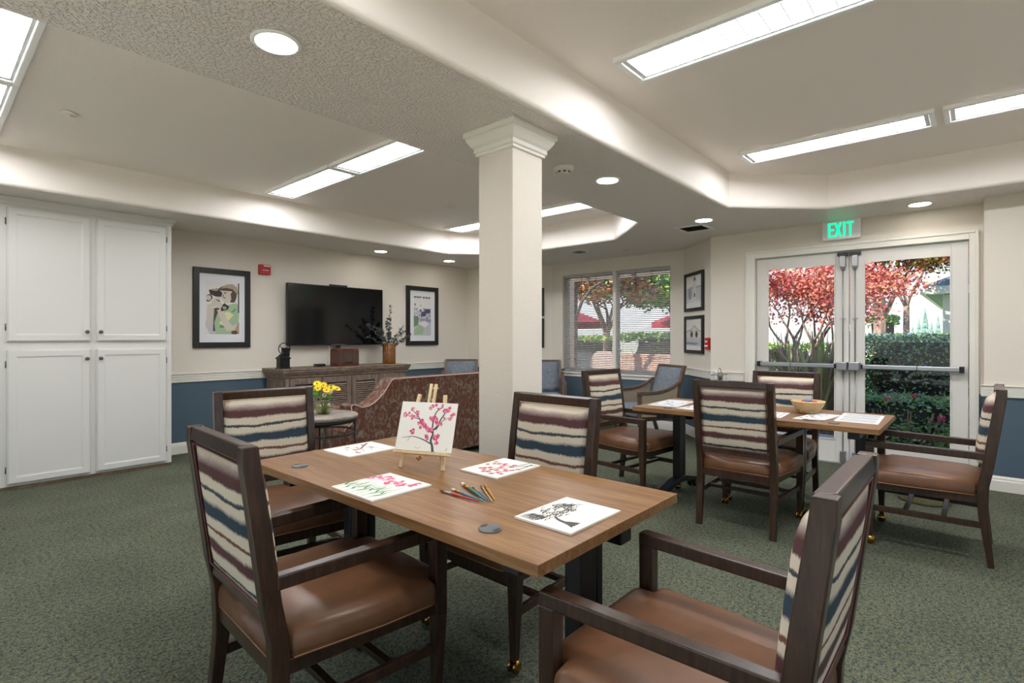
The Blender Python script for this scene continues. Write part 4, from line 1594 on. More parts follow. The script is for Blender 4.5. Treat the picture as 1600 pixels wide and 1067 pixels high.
for i in range(4):
    xa = .045 + i * .405
    xb = xa + .395
    M = MB()
    M.box(xa, xa + .06, -.022, -.001, .13, .785).box(xb - .06, xb, -.022, -.001, .13, .785)
    M.box(xa + .06, xb - .06, -.022, -.001, .13, .20).box(xa + .06, xb - .06, -.022, -.001, .715, .785)
    d_ = M.build('door', m_rustic_v, sb, bevel=.002)
    M = MB()
    z = .215
    while z < .70:
        M.beam((xa + .06, -.012, z + .008), (xb - .06, -.012, z + .008), .006, .020, (0, 1, 0))
        o_ = len(M.v) - 8
        for k in range(o_, len(M.v)):
            p_ = M.v[k]
            M.v[k] = (p_[0], p_[1] + (p_[2] - z - .008) * 1.1, p_[2])
        z += .026
    M.build('louvre_slats', m_rustic, d_)
    MB().box(xa + .06, xb - .06, -.003, -.001, .2, .715).build('louvre_backing', mat('dark_backing', '#1c1713', .9), d_)
    kx = xb - .03 if i % 2 == 0 else xa + .03
    MB().lathe([(.003, 0), (.008, .001), (.006, .010), (.013, .018), (.012, .026), (.002, .028)], 14, (kx, -.022, .455), axis='y').build('knob', m_blackpl, d_)

ZS = .9005
cg = thing('coffee_grinder', 'black cast iron hand grinder with a crank wheel at the left end of the sideboard', 'coffee grinder', (2.905, 6.16, ZS), 0)
m_iron = mat('black_cast_iron', '#17181a', 0.45, 0.4)
M = MB()
M.box(-.07, .07, -.06, .06, 0, .012).box(-.058, .058, -.05, .05, .012, .115).box(-.068, .068, -.06, .06, .115, .13)
M.loft([[(sx * r, sy * r * .85, z) for sx, sy in ((-1, -1), (1, -1), (1, 1), (-1, 1))] for r, z in ((.064, .13), (.04, .155), (.032, .17))], 0, False)
M.build('grinder_base', m_iron, cg, bevel=.002)
MB().box(.0, .062, -.04, .05, .145, .245).build('hopper', m_iron, cg, bevel=.003)
MB().box(-.035, .035, -.056, -.048, .03, .075).build('drawer_front', m_iron, cg, bevel=.002)
M = MB()
M.tube([(.005 + .068 * math.cos(t * PI / 16) - .02, -.062, .235 + .068 * math.sin(t * PI / 16)) for t in range(32)], .005, 8, closed=True)
for k in range(3):
    a = .5 + k * 2 * PI / 3
    M.tube([(-.015, -.062, .235), (-.015 + .066 * math.cos(a), -.062, .235 + .066 * math.sin(a))], .004, 6)
M.tube([(-.015, -.064, .235), (-.015, .0, .225), (.02, .0, .2)], .010, 8)
M.build('crank_wheel', m_iron, cg)
M = MB()
M.tube([(-.05, -.064, .18), (-.075, -.075, .145)], .006, 8)
M.tube([(.03, -.062, .29), (.055, -.07, .325)], .006, 8)
M.build('crank_handle', m_iron, cg)

tag(MB().box(-.06, .06, -.04, .04, 0, .035).build('set_top_box', m_blackpl, loc=(3.415, 6.25, ZS), bevel=.003), 'small flat black box on the sideboard under the television', 'electronics box')

rd = thing('vintage_radio', 'reddish brown vintage wooden radio on the middle of the sideboard', 'radio', (3.75, 6.22, ZS), .12)
m_rwood = wood('red_brown_veneer', [(.3, '#3a1d16'), (.5, '#552c20'), (.7, '#6c3b2b')], (4, 12, 12), .35, .03)
prof = [(-.17, 0), (.17, 0), (.17, .19)] + [(.17 - .03 + .03 * math.cos(t), .19 + .03 * math.sin(t)) for t in (PI / 6, PI / 3, PI / 2)] + [(-.14 + .03 * math.cos(t), .19 + .03 * math.sin(t)) for t in (PI / 2, 2 * PI / 3, 5 * PI / 6)] + [(-.17, .19)]
M = MB().prism([(x, -.075, z) for x, z in prof], (0, .15, 0))
M.build('radio_case', m_rwood, rd, bevel=.003)
M = MB()
for x0_, x1_ in ((-.155, -.075), (-.06, .06), (.075, .155)):
    M.box(x0_, x1_, -.080, -.0755, .03, .19)
M.build('speaker_cloth', mat('brown_speaker_cloth', '#4a3a30', .8), rd)
M = MB()
for x_ in (-.0675, .0675):
    M.box(x_ - .004, x_ + .004, -.084, -.0755, .02, .2)
M.box(-.16, .16, -.084, -.0755, .015, .024)
M.build('trim_band', mat('copper_trim', '#8a5b3f', .3, .6), rd)
for x_ in (-.045, .0, .045):
    MB().lathe([(.003, .0), (.009, .0), (.009, .012), (.003, .013)], 12, (x_, -.080, .045), axis='y').build('dial_knob', m_blackpl, rd)

va = thing('ribbed_vase', 'tall ribbed amber glass vase at the right end of the sideboard', 'vase', (4.43, 6.20, ZS))
M = MB()
ring = []
for z, k in ((0, 1), (.01, 1.02), (.285, 1.0), (.288, .95), (.02, .9), (.018, .05)):
    ring.append([((.083 + .005 * (1 if i % 4 < 2 else -1)) * k * math.cos(2 * PI * i / 64), (.083 + .005 * (1 if i % 4 < 2 else -1)) * k * math.sin(2 * PI * i / 64), z) for i in range(64)])
M.loft(ring)
M.build('vase_body', m_amber, va)
br = thing('dried_branches', 'spray of dark leafy dried branches standing in the amber vase', 'dried branches', (4.43, 6.20, ZS + .02))
m_leafd = mat('dusky_green_leaf', '#3f4a48', .7)
m_twig = mat('dark_twig', '#3c332c', .8)
rnd = random.Random(12)
for (tx, tz, ty) in [(-.40, .52, -.05), (-.22, .50, .05), (-.10, .62, -.08), (.02, .79, 0), (.06, .55, .1), (.16, .50, -.1), (.30, .44, .04), (.26, .36, -.12), (.12, .42, .14), (-.06, .48, .14), (.36, .40, -.04), (-.28, .36, .08)]:
    S_ = MB()
    pts = [(0 + .1 * tx * .2, .1 * ty, 0)]
    for k in range(1, 7):
        f = k / 6
        pts.append((tx * f ** 1.6, ty * f ** 1.4, .12 + (tz - .12) * f))
    S_.tube(pts, [.003] * 4 + [.002] * 3, 5)
    g_ = S_.build('twig', m_twig, br)
    L_ = MB()
    for k in range(60):
        f = rnd.uniform(.40, 1.0)
        b0 = Vector((tx * f ** 1.6, ty * f ** 1.4, .12 + (tz - .12) * f))
        d_ = Vector((rnd.uniform(-1, 1), rnd.uniform(-1, 1), rnd.uniform(-.2, 1))).normalized()
        s_ = d_.orthogonal().normalized()
        l, w = rnd.uniform(.030, .050), rnd.uniform(.008, .014)
        L_.add([b0, b0 + d_ * l * .5 + s_ * w, b0 + d_ * l, b0 + d_ * l * .5 - s_ * w], [(0, 1, 2, 3)])
    L_.build('leaves', m_leafd, g_)

# ================================================================== ROUND SIDE TABLE + FLOWERS
def side_table(name, label, x, y, r, hgt, mt, finial=False):
    t = thing(name, label, 'side table', (x, y, 0))
    MB().lathe([(.002, hgt - .03), (r - .01, hgt - .03), (r, hgt - .022), (r, hgt - .006), (r - .006, hgt), (.002, hgt)], 40).build('tabletop', mt, t)
    M = MB()
    M.lathe([(r - .03, hgt - .055), (r - .012, hgt - .055), (r - .012, hgt - .031), (r - .03, hgt - .031)], 40)
    M.tube([((r - .022) * math.cos(k * PI / 20), (r - .022) * math.sin(k * PI / 20), hgt - .14) for k in range(40)], .007, 8, closed=True)
    M.build('iron_ring', m_black, t)
    for k in range(4):
        a = PI / 4 + k * PI / 2 + .35
        q = (math.cos(a), math.sin(a))
        M = MB()
        M.tube([((r - .022) * q[0], (r - .022) * q[1], hgt - .04), ((r - .022) * q[0], (r - .022) * q[1], hgt * .5), ((r - .012) * q[0], (r - .012) * q[1], .006)], .009, 8)
        if finial:
            M.sphere(((r + .01) * q[0], (r + .01) * q[1], hgt + .01), .016)
        M.build('leg', m_black, t)
    return t


side_table('round_side_table', 'round grey-topped side table with thin black iron legs holding the flowers', 2.135, 3.875, .275, .665, m_tabletop_grey)
side_table('round_side_table', 'small dark round side table under the window behind the striped chair', 6.24, 3.82, .26, .62, m_black, True)

fv = thing('glass_vase', 'small round clear glass vase holding yellow flowers on the side table', 'vase', (2.165, 3.90, .6655))
M = MB()
M.lathe([(.002, 0), (.045, .002), (.062, .02), (.068, .05), (.055, .085), (.044, .105), (.047, .12), (.045, .12), (.042, .105), (.052, .085), (.064, .05), (.058, .022), (.042, .006), (.002, .006)], 24)
M.build('glass_body', m_glassware, fv)
m_water = mat('green_water', '#b9c46a', 0.05)
bsdf(m_water).inputs['Transmission Weight'].default_value = .8
MB().lathe([(.002, .007), (.041, .007), (.056, .023), (.062, .05), (.051, .083), (.002, .084)], 24).build('water', m_water, fv)
bq = thing('flower_bouquet', 'bunch of yellow daisy flowers in the glass vase on the side table', 'flowers', (2.165, 3.90, .667))
m_yel = mat('yellow_petal', '#f2cf10', .6)
m_ctr = mat('flower_centre', '#b58a10', .7)
m_grn = mat('fresh_green_leaf', '#5c8f3a', .6)
m_wht = mat('white_petal', '#dcd6c8', .6)
rnd = random.Random(3)
M = MB()
heads = [(-.02, -.03, .225, 1), (-.065, -.03, .205, 1), (.035, -.05, .20, 1), (.085, .02, .20, 1), (.01, -.06, .165, 0), (-.04, .03, .235, 1), (.05, -.01, .165, 0), (-.015, -.07, .19, 1), (.115, .0, .185, 1), (-.03, -.065, .15, 0)]
for hx, hy, hz, _ in heads:
    M.tube([(hx * .1, hy * .1, .02), (hx * .3, hy * .3, .11), (hx, hy, hz)], .002, 5)
M.build('stems', m_grn, bq)
M = MB()
for i in range(46):
    a = rnd.uniform(0, 2 * PI)
    r0 = rnd.uniform(.01, .05)
    b0 = Vector((r0 * math.cos(a) - .02, r0 * math.sin(a), rnd.uniform(.10, .20)))
    d_ = Vector((math.cos(a), math.sin(a), rnd.uniform(-.3, .9))).normalized()
    s_ = d_.orthogonal().normalized()
    l, w = rnd.uniform(.04, .07), rnd.uniform(.008, .014)
    M.add([b0, b0 + d_ * l * .5 + s_ * w, b0 + d_ * l, b0 + d_ * l * .5 - s_ * w], [(0, 1, 2, 3)])
M.build('leaves', m_grn, bq)
for hx, hy, hz, yel in heads:
    M = MB()
    c0 = Vector((hx, hy, hz))
    ax = Vector((hx * 3 - .25, hy * 3 - .5, .75)).normalized()
    u_ = ax.orthogonal().normalized()
    v_ = ax.cross(u_)
    for lay in range(2):
        for k in range(11):
            a = 2 * PI * k / 11 + lay * .28
            d_ = (u_ * math.cos(a) + v_ * math.sin(a))
            s_ = ax.cross(d_)
            L = .034 if yel else .02
            M.add([c0, c0 + d_ * L * .55 + s_ * .007 + ax * .004, c0 + d_ * L + ax * (.002 + lay * .008), c0 + d_ * L * .55 - s_ * .007 + ax * .004], [(0, 1, 2, 3)], 0)
    M.sphere(tuple(c0 + ax * .003), .008, 1, 10, 6)
    M.build('flower', [m_yel if yel else m_wht, m_ctr], bq)

# ================================================================== BROCADE SOFA (seen from behind)
so = thing('patterned_sofa', 'rust and grey patterned sofa with a sweeping back, seen from behind, left of the column', 'sofa', (2.52, 4.19, 0))
SL = 2.35


def sofa_prof(mirror):
    pts = [(.0, .06), (.0, .33), (.02, .37), (.085, .40), (.095, .50), (.078, .565), (.088, .588), (.12, .590), (.20, .552), (.28, .560), (.35, .590), (.42, .640), (.475, .69), (.52, .75), (.56, .805), (.60, .822)]
    pts = [(x * .888, z if z < .1 else 1.27 - (1.27 - z) * .888) for x, z in pts]
    return pts + [(SL - x, z) for x, z in pts[::-1]]


outl = sofa_prof(0)
M = MB()
M.prism([(x, 0, z) for x, z in outl], (0, .20, 0))
M.build('sofa_back', m_brocade, so, bevel=.015, seg=3)
for s in (0, 1):
    M = MB()
    x0_ = .02 if s == 0 else SL - .20
    M.box(x0_, x0_ + .18, .19, .70, .06, .54)
    M.tube([(x0_ + .09, .19, .545), (x0_ + .09, .70, .545)], .095, 16)
    M.build('armrest', m_brocade, so, bevel=.02, seg=3)
MB().box(.20, SL - .20, .18, .69, .08, .30).build('seat_base', m_brocade, so, bevel=.01)
for k in range(3):
    w = (SL - .40) / 3
    MB().box(.20 + k * w + .004, .20 + (k + 1) * w - .004, .20, .70, .301, .45).build('seat_cushion', m_brocade, so, bevel=.03, seg=4)
M = MB()
pts = [(x, -.002, z) for x, z in outl[1:-1]]
M.tube(pts, .006, 6)
M.build('piping', mat('pink_beige_piping', '#b8958a', .6), so)
for x_ in (.06, SL - .06):
    for y_ in (.06, .64):
        MB().lathe([(.02, 0.001), (.028, .06)], 12, (x_, y_, 0)).build('leg', m_frame, so)

# ================================================================== GREY CANE ARMCHAIRS
def make_lounge():
    r = thing('cane_armchair', 'x', 'armchair')
    fr = m_frame2
    for s in (-1, 1):
        x = s * .27
        M = MB()
        M.beam((x, .52, .001), (x, .52, .625), .032, .032, (1, 0, 0), 0, .042, .042)
        M.build('leg', fr, r, bevel=.003)
        M = MB()
        pr = [(-.13, .001), (-.10, .001), (.02, .34), (.02, .46), (-.02, .66), (-.115, .925), (-.155, .925), (-.065, .66), (-.025, .46), (-.025, .34)]
        M.prism([(x - .018 - s * .03, y, z) for y, z in pr], (.036, 0, 0))
        M.build('leg', fr, r, bevel=.003)
        M = MB()
        arm = [(.545, .64), (.50, .645), (.40, .643), (.28, .645), (.16, .665), (.06, .70), (-.02, .745), (-.055, .765)]
        lower = [(y + .004, z - .034) for y, z in arm[::-1]]
        M.prism([(x - .022, y, z) for y, z in arm + lower], (.044, 0, 0))
        M.build('armrest', fr, r, bevel=.004)
        M = MB()
        M.prism([(x - .004, y, z) for y, z in [(.50, .605), (.30, .608), (.16, .632), (.06, .668), (-.01, .70), (.02, .46), (.02, .34), (.50, .34)]], (.008, 0, 0))
        M.build('cane_panel', m_cane, r)
        M = MB()
        M.beam((x, .50, .325), (x - s * .02, .0, .325), .03, .05, (1, 0, 0))
        M.build('seat_rail', m_frame, r, bevel=.002)
    MB().beam((-.25, .52, .325), (.25, .52, .325), .03, .05, (0, 1, 0)).build('seat_rail', m_frame, r, bevel=.002)
    M = MB()
    pl2 = [(-.225, .0), (.225, .0), (.25, .3), (.255, .53), (.22, .56), (-.22, .56), (-.255, .53), (-.25, .3)]
    M.loft([[(x * k, .28 + (y - .28) * k, z) for x, y in pl2] for z, k in ((.35, .98), (.36, 1.0), (.42, 1.0), (.45, .96), (.465, .85), (.47, .4))])
    M.build('seat', m_greyvelvet, r)
    M = MB()
    rings = []
    for z, y in ((.47, .01), (.55, -.005), (.66, -.04), (.78, -.085), (.90, -.125)):
        rings.append([(-.222, y - .02, z), (.222, y - .02, z), (.222, y + .025, z), (.12, y + .05, z), (-.12, y + .05, z), (-.222, y + .025, z)])
    M.loft(rings)
    M.build('backrest', m_greyvelvet, r)
    M = MB()
    M.beam((-.25, -.136, .915), (.25, -.136, .915), .035, .032, (0, 1, 0))
    M.build('top_rail', fr, r, bevel=.004)
    return r


lp = make_lounge()
used = []
for x, y, a, lab in [(5.58, 5.97, 180 - 48 + 0, 'grey cushioned wooden armchair behind the sofa in the far corner'),
                     (6.24, 4.86, 180 - 50, 'grey cushioned wooden armchair just right of the column'),
                     (6.12, 2.92, 62, 'grey armchair with woven cane sides below the right half of the window')]:
    o = placed(lp, used)
    o.location = (x, y, 0)
    o.rotation_euler = (0, 0, math.radians(a))
    tag(o, lab, 'armchair', 'grey upholstered armchairs')
# ================================================================== THE GARDEN OUTSIDE
m_lawn = noisy('garden_lawn', [(.35, '#5d7a3a'), (.5, '#7b9650'), (.65, '#a3b574')], nscale=9, rough=.95, detail=6)
m_mulch = noisy('bark_mulch', [(.38, '#4a2f26'), (.5, '#7a5142'), (.62, '#a67c68')], nscale=28, rough=.95, bstr=.6, bdist=.02)
m_conc = noisy('pale_concrete', [(.35, '#b9b3aa'), (.65, '#cdc8c0')], nscale=6, rough=.9)
m_paver = noisy('pink_pavers', [(.4, '#a98372'), (.5, '#c79f8b'), (.6, '#d9b9a6')], nscale=14, rough=.9)
m_field = noisy('dry_pale_field', [(.35, '#cbbf9c'), (.65, '#ddd3b4')], nscale=.4, rough=1.0)
GZ = -.06
G = MB()
G.add([(-120, -120, GZ), (160, -120, GZ), (160, 160, GZ), (-120, 160, GZ)], [(0, 1, 2, 3)])
struct(tag(G.build('ground_field', m_field), 'pale open field behind the garden'))
G = MB()
G.box(XD + .12, 40, -9, 22, GZ + .001, GZ + .012)
struct(G.build('ground_lawn', m_lawn))
G = MB()
G.box(XD + .15, 8.05, -4, 3.05, GZ + .012, GZ + .04)
struct(G.build('ground_walkway', m_conc))
G = MB()
G.box(8.06, 10.8, -3.5, 3.05, GZ + .012, GZ + .05)
struct(G.build('ground_mulch_bed', m_mulch))
G = MB()
G.box(XW + .2, 11.0, 3.1, 13, GZ + .012, GZ + .045)
struct(G.build('ground_patio', m_paver))

m_bark = noisy('grey_brown_bark', [(.35, '#6f5648'), (.5, '#927868'), (.65, '#b39c8d')], (6, 6, 1.5), nscale=5, rough=.9, bstr=.5, bdist=.01)
m_leaf = {k: mat('leaf_' + k, v, .6) for k, v in dict(red='#c44a45', rose='#e5857c', dark='#6b3a42', olive='#d0c94a', orange='#dc9560', green='#78ab4e', lime='#b2d466', hedge='#6a8560', hedge2='#92a888', blue='#8aa8a6', deep='#4f6449', bronze='#a8714c').items()}


def leaves(M, c, rad, n, size, rnd, mats, flat=1.0):
    for i in range(n):
        p = Vector((rnd.gauss(0, .5), rnd.gauss(0, .5), rnd.gauss(0, .5) * flat))
        if p.length > 1.25:
            p = p.normalized() * 1.25
        p = Vector((c[0] + p.x * rad, c[1] + p.y * rad, c[2] + p.z * rad))
        d = Vector((rnd.uniform(-1, 1), rnd.uniform(-1, 1), rnd.uniform(-.6, .5))).normalized()
        s = Vector((rnd.uniform(-1, 1), rnd.uniform(-1, 1), rnd.uniform(-.5, .5))).cross(d).normalized()
        l, w = size * rnd.uniform(.6, 1.3), size * rnd.uniform(.25, .45)
        M.add([p, p + d * l * .5 + s * w, p + d * l, p + d * l * .5 - s * w], [(0, 1, 2, 3)], rnd.randrange(mats))


def tree(name, label, x, y, seed, trunk_h, trunk_r, limbs, mats, leaf_n, leaf_size, spread, crown_z, flat=.55, group=None, fork=None):
    rnd = random.Random(seed)
    t = thing(name, label, 'tree', (x, y, GZ), 0, group)
    B = MB()
    tips = []

    def grow(p, d, r, ln, depth):
        pts, rs = [p], [r]
        q, dd = Vector(p), Vector(d)
        k = 5
        for i in range(k):
            dd = (dd + Vector((rnd.uniform(-.16, .16), rnd.uniform(-.16, .16), rnd.uniform(-.05, .12)))).normalized()
            q = q + dd * ln / k
            pts.append(q)
            rs.append(r * (1 - .45 * (i + 1) / k))
        B.tube(pts, rs, 8 if r > .02 else 5)
        if depth == 0:
            tips.append((pts[-1], dd))
            tips.append((pts[-3], dd))
            return
        if depth <= 2:
            tips.append((pts[-1], dd))
        for j in range(rnd.choice((2, 3))):
            a = rnd.uniform(0, 2 * PI)
            o = Vector((math.cos(a), math.sin(a), rnd.uniform(-.05, .55)))
            nd_ = (dd * .75 + o * spread).normalized()
            if q.z > crown_z:
                nd_.z *= .35
                nd_.normalize()
            grow(pts[-1 - (j % 2)], nd_, rs[-1] * .85, ln * rnd.uniform(.6, .8), depth - 1)
    B.tube([(0, 0, 0), (.02, .01, trunk_h * .5), (0, 0, trunk_h)], [trunk_r * 1.25, trunk_r, trunk_r * .9], 12)
    for j in range(limbs):
        a = 2 * PI * j / limbs + rnd.uniform(-.3, .3)
        d = Vector((math.cos(a) * .45, math.sin(a) * .45, 1)).normalized()
        grow(Vector((0, 0, trunk_h * .97)), d, trunk_r * .5, 1.15 * (fork or 1), 3)
    B.build('trunk_and_branches', m_bark, t)
    L = MB()
    per = max(1, leaf_n // max(1, len(tips)))
    for p, d in tips:
        if p.z > crown_z - .75:
            leaves(L, p, .34, per, leaf_size, rnd, len(mats), flat)
    L.build('foliage', mats, t)
    return t


tree('maple_tree', 'red leaved maple with several twisting stems seen through the left exit door', 10.2, 2.22, 7, .45, .095, 6, [m_leaf['red'], m_leaf['rose'], m_leaf['orange'], m_leaf['rose']], 11000, .06, .55, 2.3, .4, 'garden trees', .8)
tree('maple_tree', 'forked grey trunked maple with red and olive leaves seen through the right exit door', 12.2, 1.42, 21, 1.65, .11, 4, [m_leaf['red'], m_leaf['olive'], m_leaf['dark'], m_leaf['orange'], m_leaf['olive']], 12000, .07, .65, 2.6, .4, 'garden trees', .72)
tree('slender_tree', 'slender pale tree behind the forked maple', 14.0, 1.16, 5, 2.0, .06, 3, [m_leaf['lime'], m_leaf['green']], 1600, .09, .45, 3.6, .7, 'garden trees', 1.0)
tree('patio_tree', 'bronze leaved tree beyond the patio seen through the blinds', 11.6, 7.05, 33, 1.45, .10, 6, [m_leaf['orange'], m_leaf['bronze'], m_leaf['lime'], m_leaf['orange']], 14000, .11, .8, 1.95, .55, 'garden trees', .8)
tree('patio_tree', 'green leaved tree at the right of the patio seen through the blinds', 12.9, 5.75, 12, 1.3, .08, 6, [m_leaf['lime'], m_leaf['green'], m_leaf['olive']], 11000, .11, .8, 2.0, .6, 'garden trees', .8)


def bush(name, label, cat, x0, x1, y0, y1, z1, n, size, mats, seed, group=None, core='deep', top_flat=True, shell=.12):
    rnd = random.Random(seed)
    t = thing(name, label, cat, ((x0 + x1) / 2, (y0 + y1) / 2, GZ), 0, group)
    w, d = (x1 - x0) / 2, (y1 - y0) / 2
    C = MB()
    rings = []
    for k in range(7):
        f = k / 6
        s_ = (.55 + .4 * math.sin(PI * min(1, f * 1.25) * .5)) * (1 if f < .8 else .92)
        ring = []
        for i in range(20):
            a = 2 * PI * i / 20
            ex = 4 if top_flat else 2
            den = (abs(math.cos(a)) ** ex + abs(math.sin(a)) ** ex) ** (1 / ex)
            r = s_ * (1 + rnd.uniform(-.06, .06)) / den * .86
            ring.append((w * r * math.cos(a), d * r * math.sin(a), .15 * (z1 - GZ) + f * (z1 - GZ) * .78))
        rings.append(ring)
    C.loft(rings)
    C.build('inner_core', mat('dark_core', '#2b2a22', .9), t)  # solid dark core filling the inside of the leaf shell
    S_ = MB()
    for i in range(26):
        a = rnd.uniform(0, 2 * PI)
        S_.tube([(w * .2 * math.cos(a), d * .5 * math.sin(a), 0), (w * .7 * math.cos(a), d * .75 * math.sin(a), (z1 - GZ) * .4), (w * .9 * math.cos(a) + rnd.uniform(-.1, .1), d * .9 * math.sin(a), (z1 - GZ) * .75)], [.014, .010, .005], 5)
    S_.build('stems', m_bark, t)
    L = MB()
    H_ = z1 - GZ
    for i in range(n):
        if rnd.random() < .35:
            p = Vector((rnd.uniform(-w, w), rnd.uniform(-d, d), H_ - abs(rnd.gauss(0, shell * .5))))
        else:
            z = H_ * (rnd.random() ** .75)
            a = rnd.uniform(0, 2 * PI)
            ex = 4 if top_flat else 2
            den = (abs(math.cos(a)) ** ex + abs(math.sin(a)) ** ex) ** (1 / ex)
            r = (1 - abs(rnd.gauss(0, .08))) / den * (1 - .12 * (1 - z / H_))
            if not top_flat:
                r *= math.sqrt(max(.05, 1 - (z / H_) ** 2.5))
            p = Vector((w * r * math.cos(a), d * r * math.sin(a), z))
        dd = Vector((rnd.uniform(-1, 1), rnd.uniform(-1, 1), rnd.uniform(-.4, .7))).normalized()
        s = Vector((rnd.uniform(-1, 1), rnd.uniform(-1, 1), rnd.uniform(-1, 1))).cross(dd).normalized()
        l, ww = size * rnd.uniform(.7, 1.3), size * rnd.uniform(.2, .36)
        L.add([p, p + dd * l * .5 + s * ww, p + dd * l, p + dd * l * .5 - s * ww], [(0, 1, 2, 3)], rnd.randrange(len(mats)))
    L.build('foliage', mats, t)
    return t


bush('clipped_hedge', 'tall clipped dark green hedge right behind the right exit door', 'hedge', 8.15, 9.3, -1.6, 1.42, 1.30, 20000, .045, [m_leaf['hedge'], m_leaf['hedge2'], m_leaf['blue'], m_leaf['deep'], m_leaf['green']], 1)
rb = bush('rhododendron', 'low leafy shrub with a few pink flowers at the foot of the hedge', 'shrub', 7.75, 8.3, .05, 1.3, .55, 6000, .055, [m_leaf['hedge2'], m_leaf['green'], m_leaf['hedge']], 2, top_flat=False)
m_mag = mat('magenta_petal', '#c8325a', .6)
for fx_, fy_, fz_ in ((-.22, .16, .58), (-.26, -.35, .40), (-.1, -.1, .62)):
    M = MB()
    for k in range(7):
        M.sphere((fx_ + .02 * math.cos(k), fy_ + .025 * math.sin(k * 2.1), fz_ + .02 * math.sin(k)), .017, 0, 8, 5)
    M.build('flower', m_mag, rb)
bush('green_shrub', 'bright green shrub behind the red maple', 'shrub', 11.5, 13.0, 2.3, 5.2, 1.12, 5200, .08, [m_leaf['lime'], m_leaf['green'], m_leaf['lime']], 3, top_flat=False)
bush('conical_shrub', 'small bright green conical shrub beside the forked maple', 'shrub', 12.75, 13.3, 1.22, 1.72, 1.68, 2600, .07, [m_leaf['green'], m_leaf['lime']], 4, top_flat=False)
bush('patio_shrub', 'light green shrub beyond the patio at the left of the window', 'shrub', 11.2, 12.4, 6.6, 10.5, 1.28, 7200, .08, [m_leaf['lime'], m_leaf['green'], m_leaf['lime']], 5, top_flat=False)
bush('patio_shrub', 'grassy green shrub beyond the patio at the right of the window', 'shrub', 11.1, 12.2, 3.9, 6.5, 1.34, 7000, .09, [m_leaf['green'], m_leaf['lime'], m_leaf['hedge2']], 6, top_flat=False)

# strap-leaved flax clumps
m_flax = [mat('flax_dark', '#8b7762', .5), mat('flax_olive', '#b4b46a', .5), mat('flax_brown', '#a88f78', .5)]
for fi, (x, y, n, hh, lab) in enumerate([(8.7, 2.12, 110, 1.35, 'spiky bronze flax clump behind the left exit door, left one'), (8.5, 1.68, 120, 1.5, 'taller spiky bronze flax clump behind the left exit door, right one')]):
    rnd = random.Random(40 + fi)
    M = MB()
    for k in range(n):
        a = rnd.uniform(0, 2 * PI)
        out = rnd.uniform(.08, .75)
        h_ = hh * rnd.uniform(.6, 1.0) * (1.15 - out * .5)
        w = rnd.uniform(.02, .034)
        d = Vector((math.cos(a), math.sin(a), 0))
        s = Vector((-d.y, d.x, 0))
        pts = []
        for i in range(6):
            f = i / 5
            pts.append(d * (.05 + out * f ** 1.5) + Vector((0, 0, h_ * (f - .18 * f ** 3 * out))))
        ww = [w, w * 1.1, w, w * .8, w * .5, w * .05]
        vs = [p + s * q for p, q in zip(pts, ww)] + [p - s * q + d * .004 for p, q in zip(pts, ww)]
        M.add(vs, [(i, i + 1, i + 7, i + 6) for i in range(5)], rnd.randrange(3))
    tag(M.build('flax_plant', m_flax, loc=(x, y, GZ + .02), solid=.002), lab, 'plant', 'flax clumps')

# neighbouring wing of the building
m_siding = mat('grey_green_siding', '#7d8a80', .7)
v_ = coords(m_siding, (1, 1, 1))
wv = nd(m_siding, 'ShaderNodeTexWave', Scale=2.4, wave_type='BANDS', bands_direction='Z', wave_profile='SAW')
lk(m_siding, v_, wv.inputs['Vector'])
bump(m_siding, wv.outputs['Fac'], .8, .02)
m_shingle = noisy('grey_roof_shingles', [(.4, '#5d6064'), (.6, '#7b7d82')], (4, 4, 14), nscale=6, rough=.9)
hs = thing('neighbour_house', 'grey green house with white gutters at the right edge of the right exit door', 'house', (14.0, .54, GZ))
MB().box(0, 7, -9, 0, 0, 2.25).build('siding_wall', m_siding, hs)
MB().box(-.02, .05, -.10, .02, 0, 2.2).build('corner_board', m_trim, hs)
M = MB()
M.box(-.30, 7.4, -9.4, .28, 2.22, 2.26)
M.build('soffit_board', mat('soffit_grey_green', '#a3a6a4', .7), hs)
M = MB()
M.box(-.38, -.30, -9.4, .36, 2.20, 2.36).box(-.30, 7.4, .28, .36, 2.20, 2.36)
M.build('gutter', m_trim, hs, bevel=.01)
M = MB()
M.add([(-.37, .35, 2.36), (7.4, .35, 2.36), (7.4, -9.4, 2.36), (-.37, -9.4, 2.36), (3.5, -3.4, 4.3), (3.5, -6, 4.3)], [(0, 4, 5, 3), (0, 1, 4), (1, 2, 5, 4), (2, 3, 5)])
M.build('hip_roof', m_shingle, hs)
MB().box(.9, 5, -8, -.22, 2.4, 5.2).build('upper_wall', m_siding, hs)

# arbour outside the window
m_arb = mat('weathered_taupe_paint', '#75695f', .8)
ar = thing('garden_arbour', 'taupe wooden arbour with a lattice beam outside the window', 'arbour', (9.0, 6.25, GZ))
M = MB()
M.box(-.05, .05, -3.6, .35, 2.80, 2.90).box(-.05, .05, -3.6, .35, 2.46, 2.53)
M.build('lattice_beam', m_arb, ar)
M = MB()
y = -3.6
while y < .35:
    M.box(-.02, .02, y, y + .07, 2.53, 2.80)
    y += .165
M.box(-.02, .02, -3.6, .35, 2.53, 2.60).box(-.02, .02, -3.6, .35, 2.73, 2.80)
M.build('lattice', m_arb, ar)
for y in (.0, -3.5):
    MB().box(-.06, .06, y - .06, y + .06, 0, 2.46).build('post', m_arb, ar)
M = MB()
M.tube([(0, -.05, 1.7), (0, -.2, 2.05), (0, -.45, 2.32), (0, -.8, 2.47)], .035, 8)
M.build('brace', m_arb, ar)
M = MB()
for k in range(4):
    M.box(-.5, .9, -.2 - k * 1.0, -.12 - k * 1.0, 2.9, 3.0)
M.build('rafters', m_arb, ar)

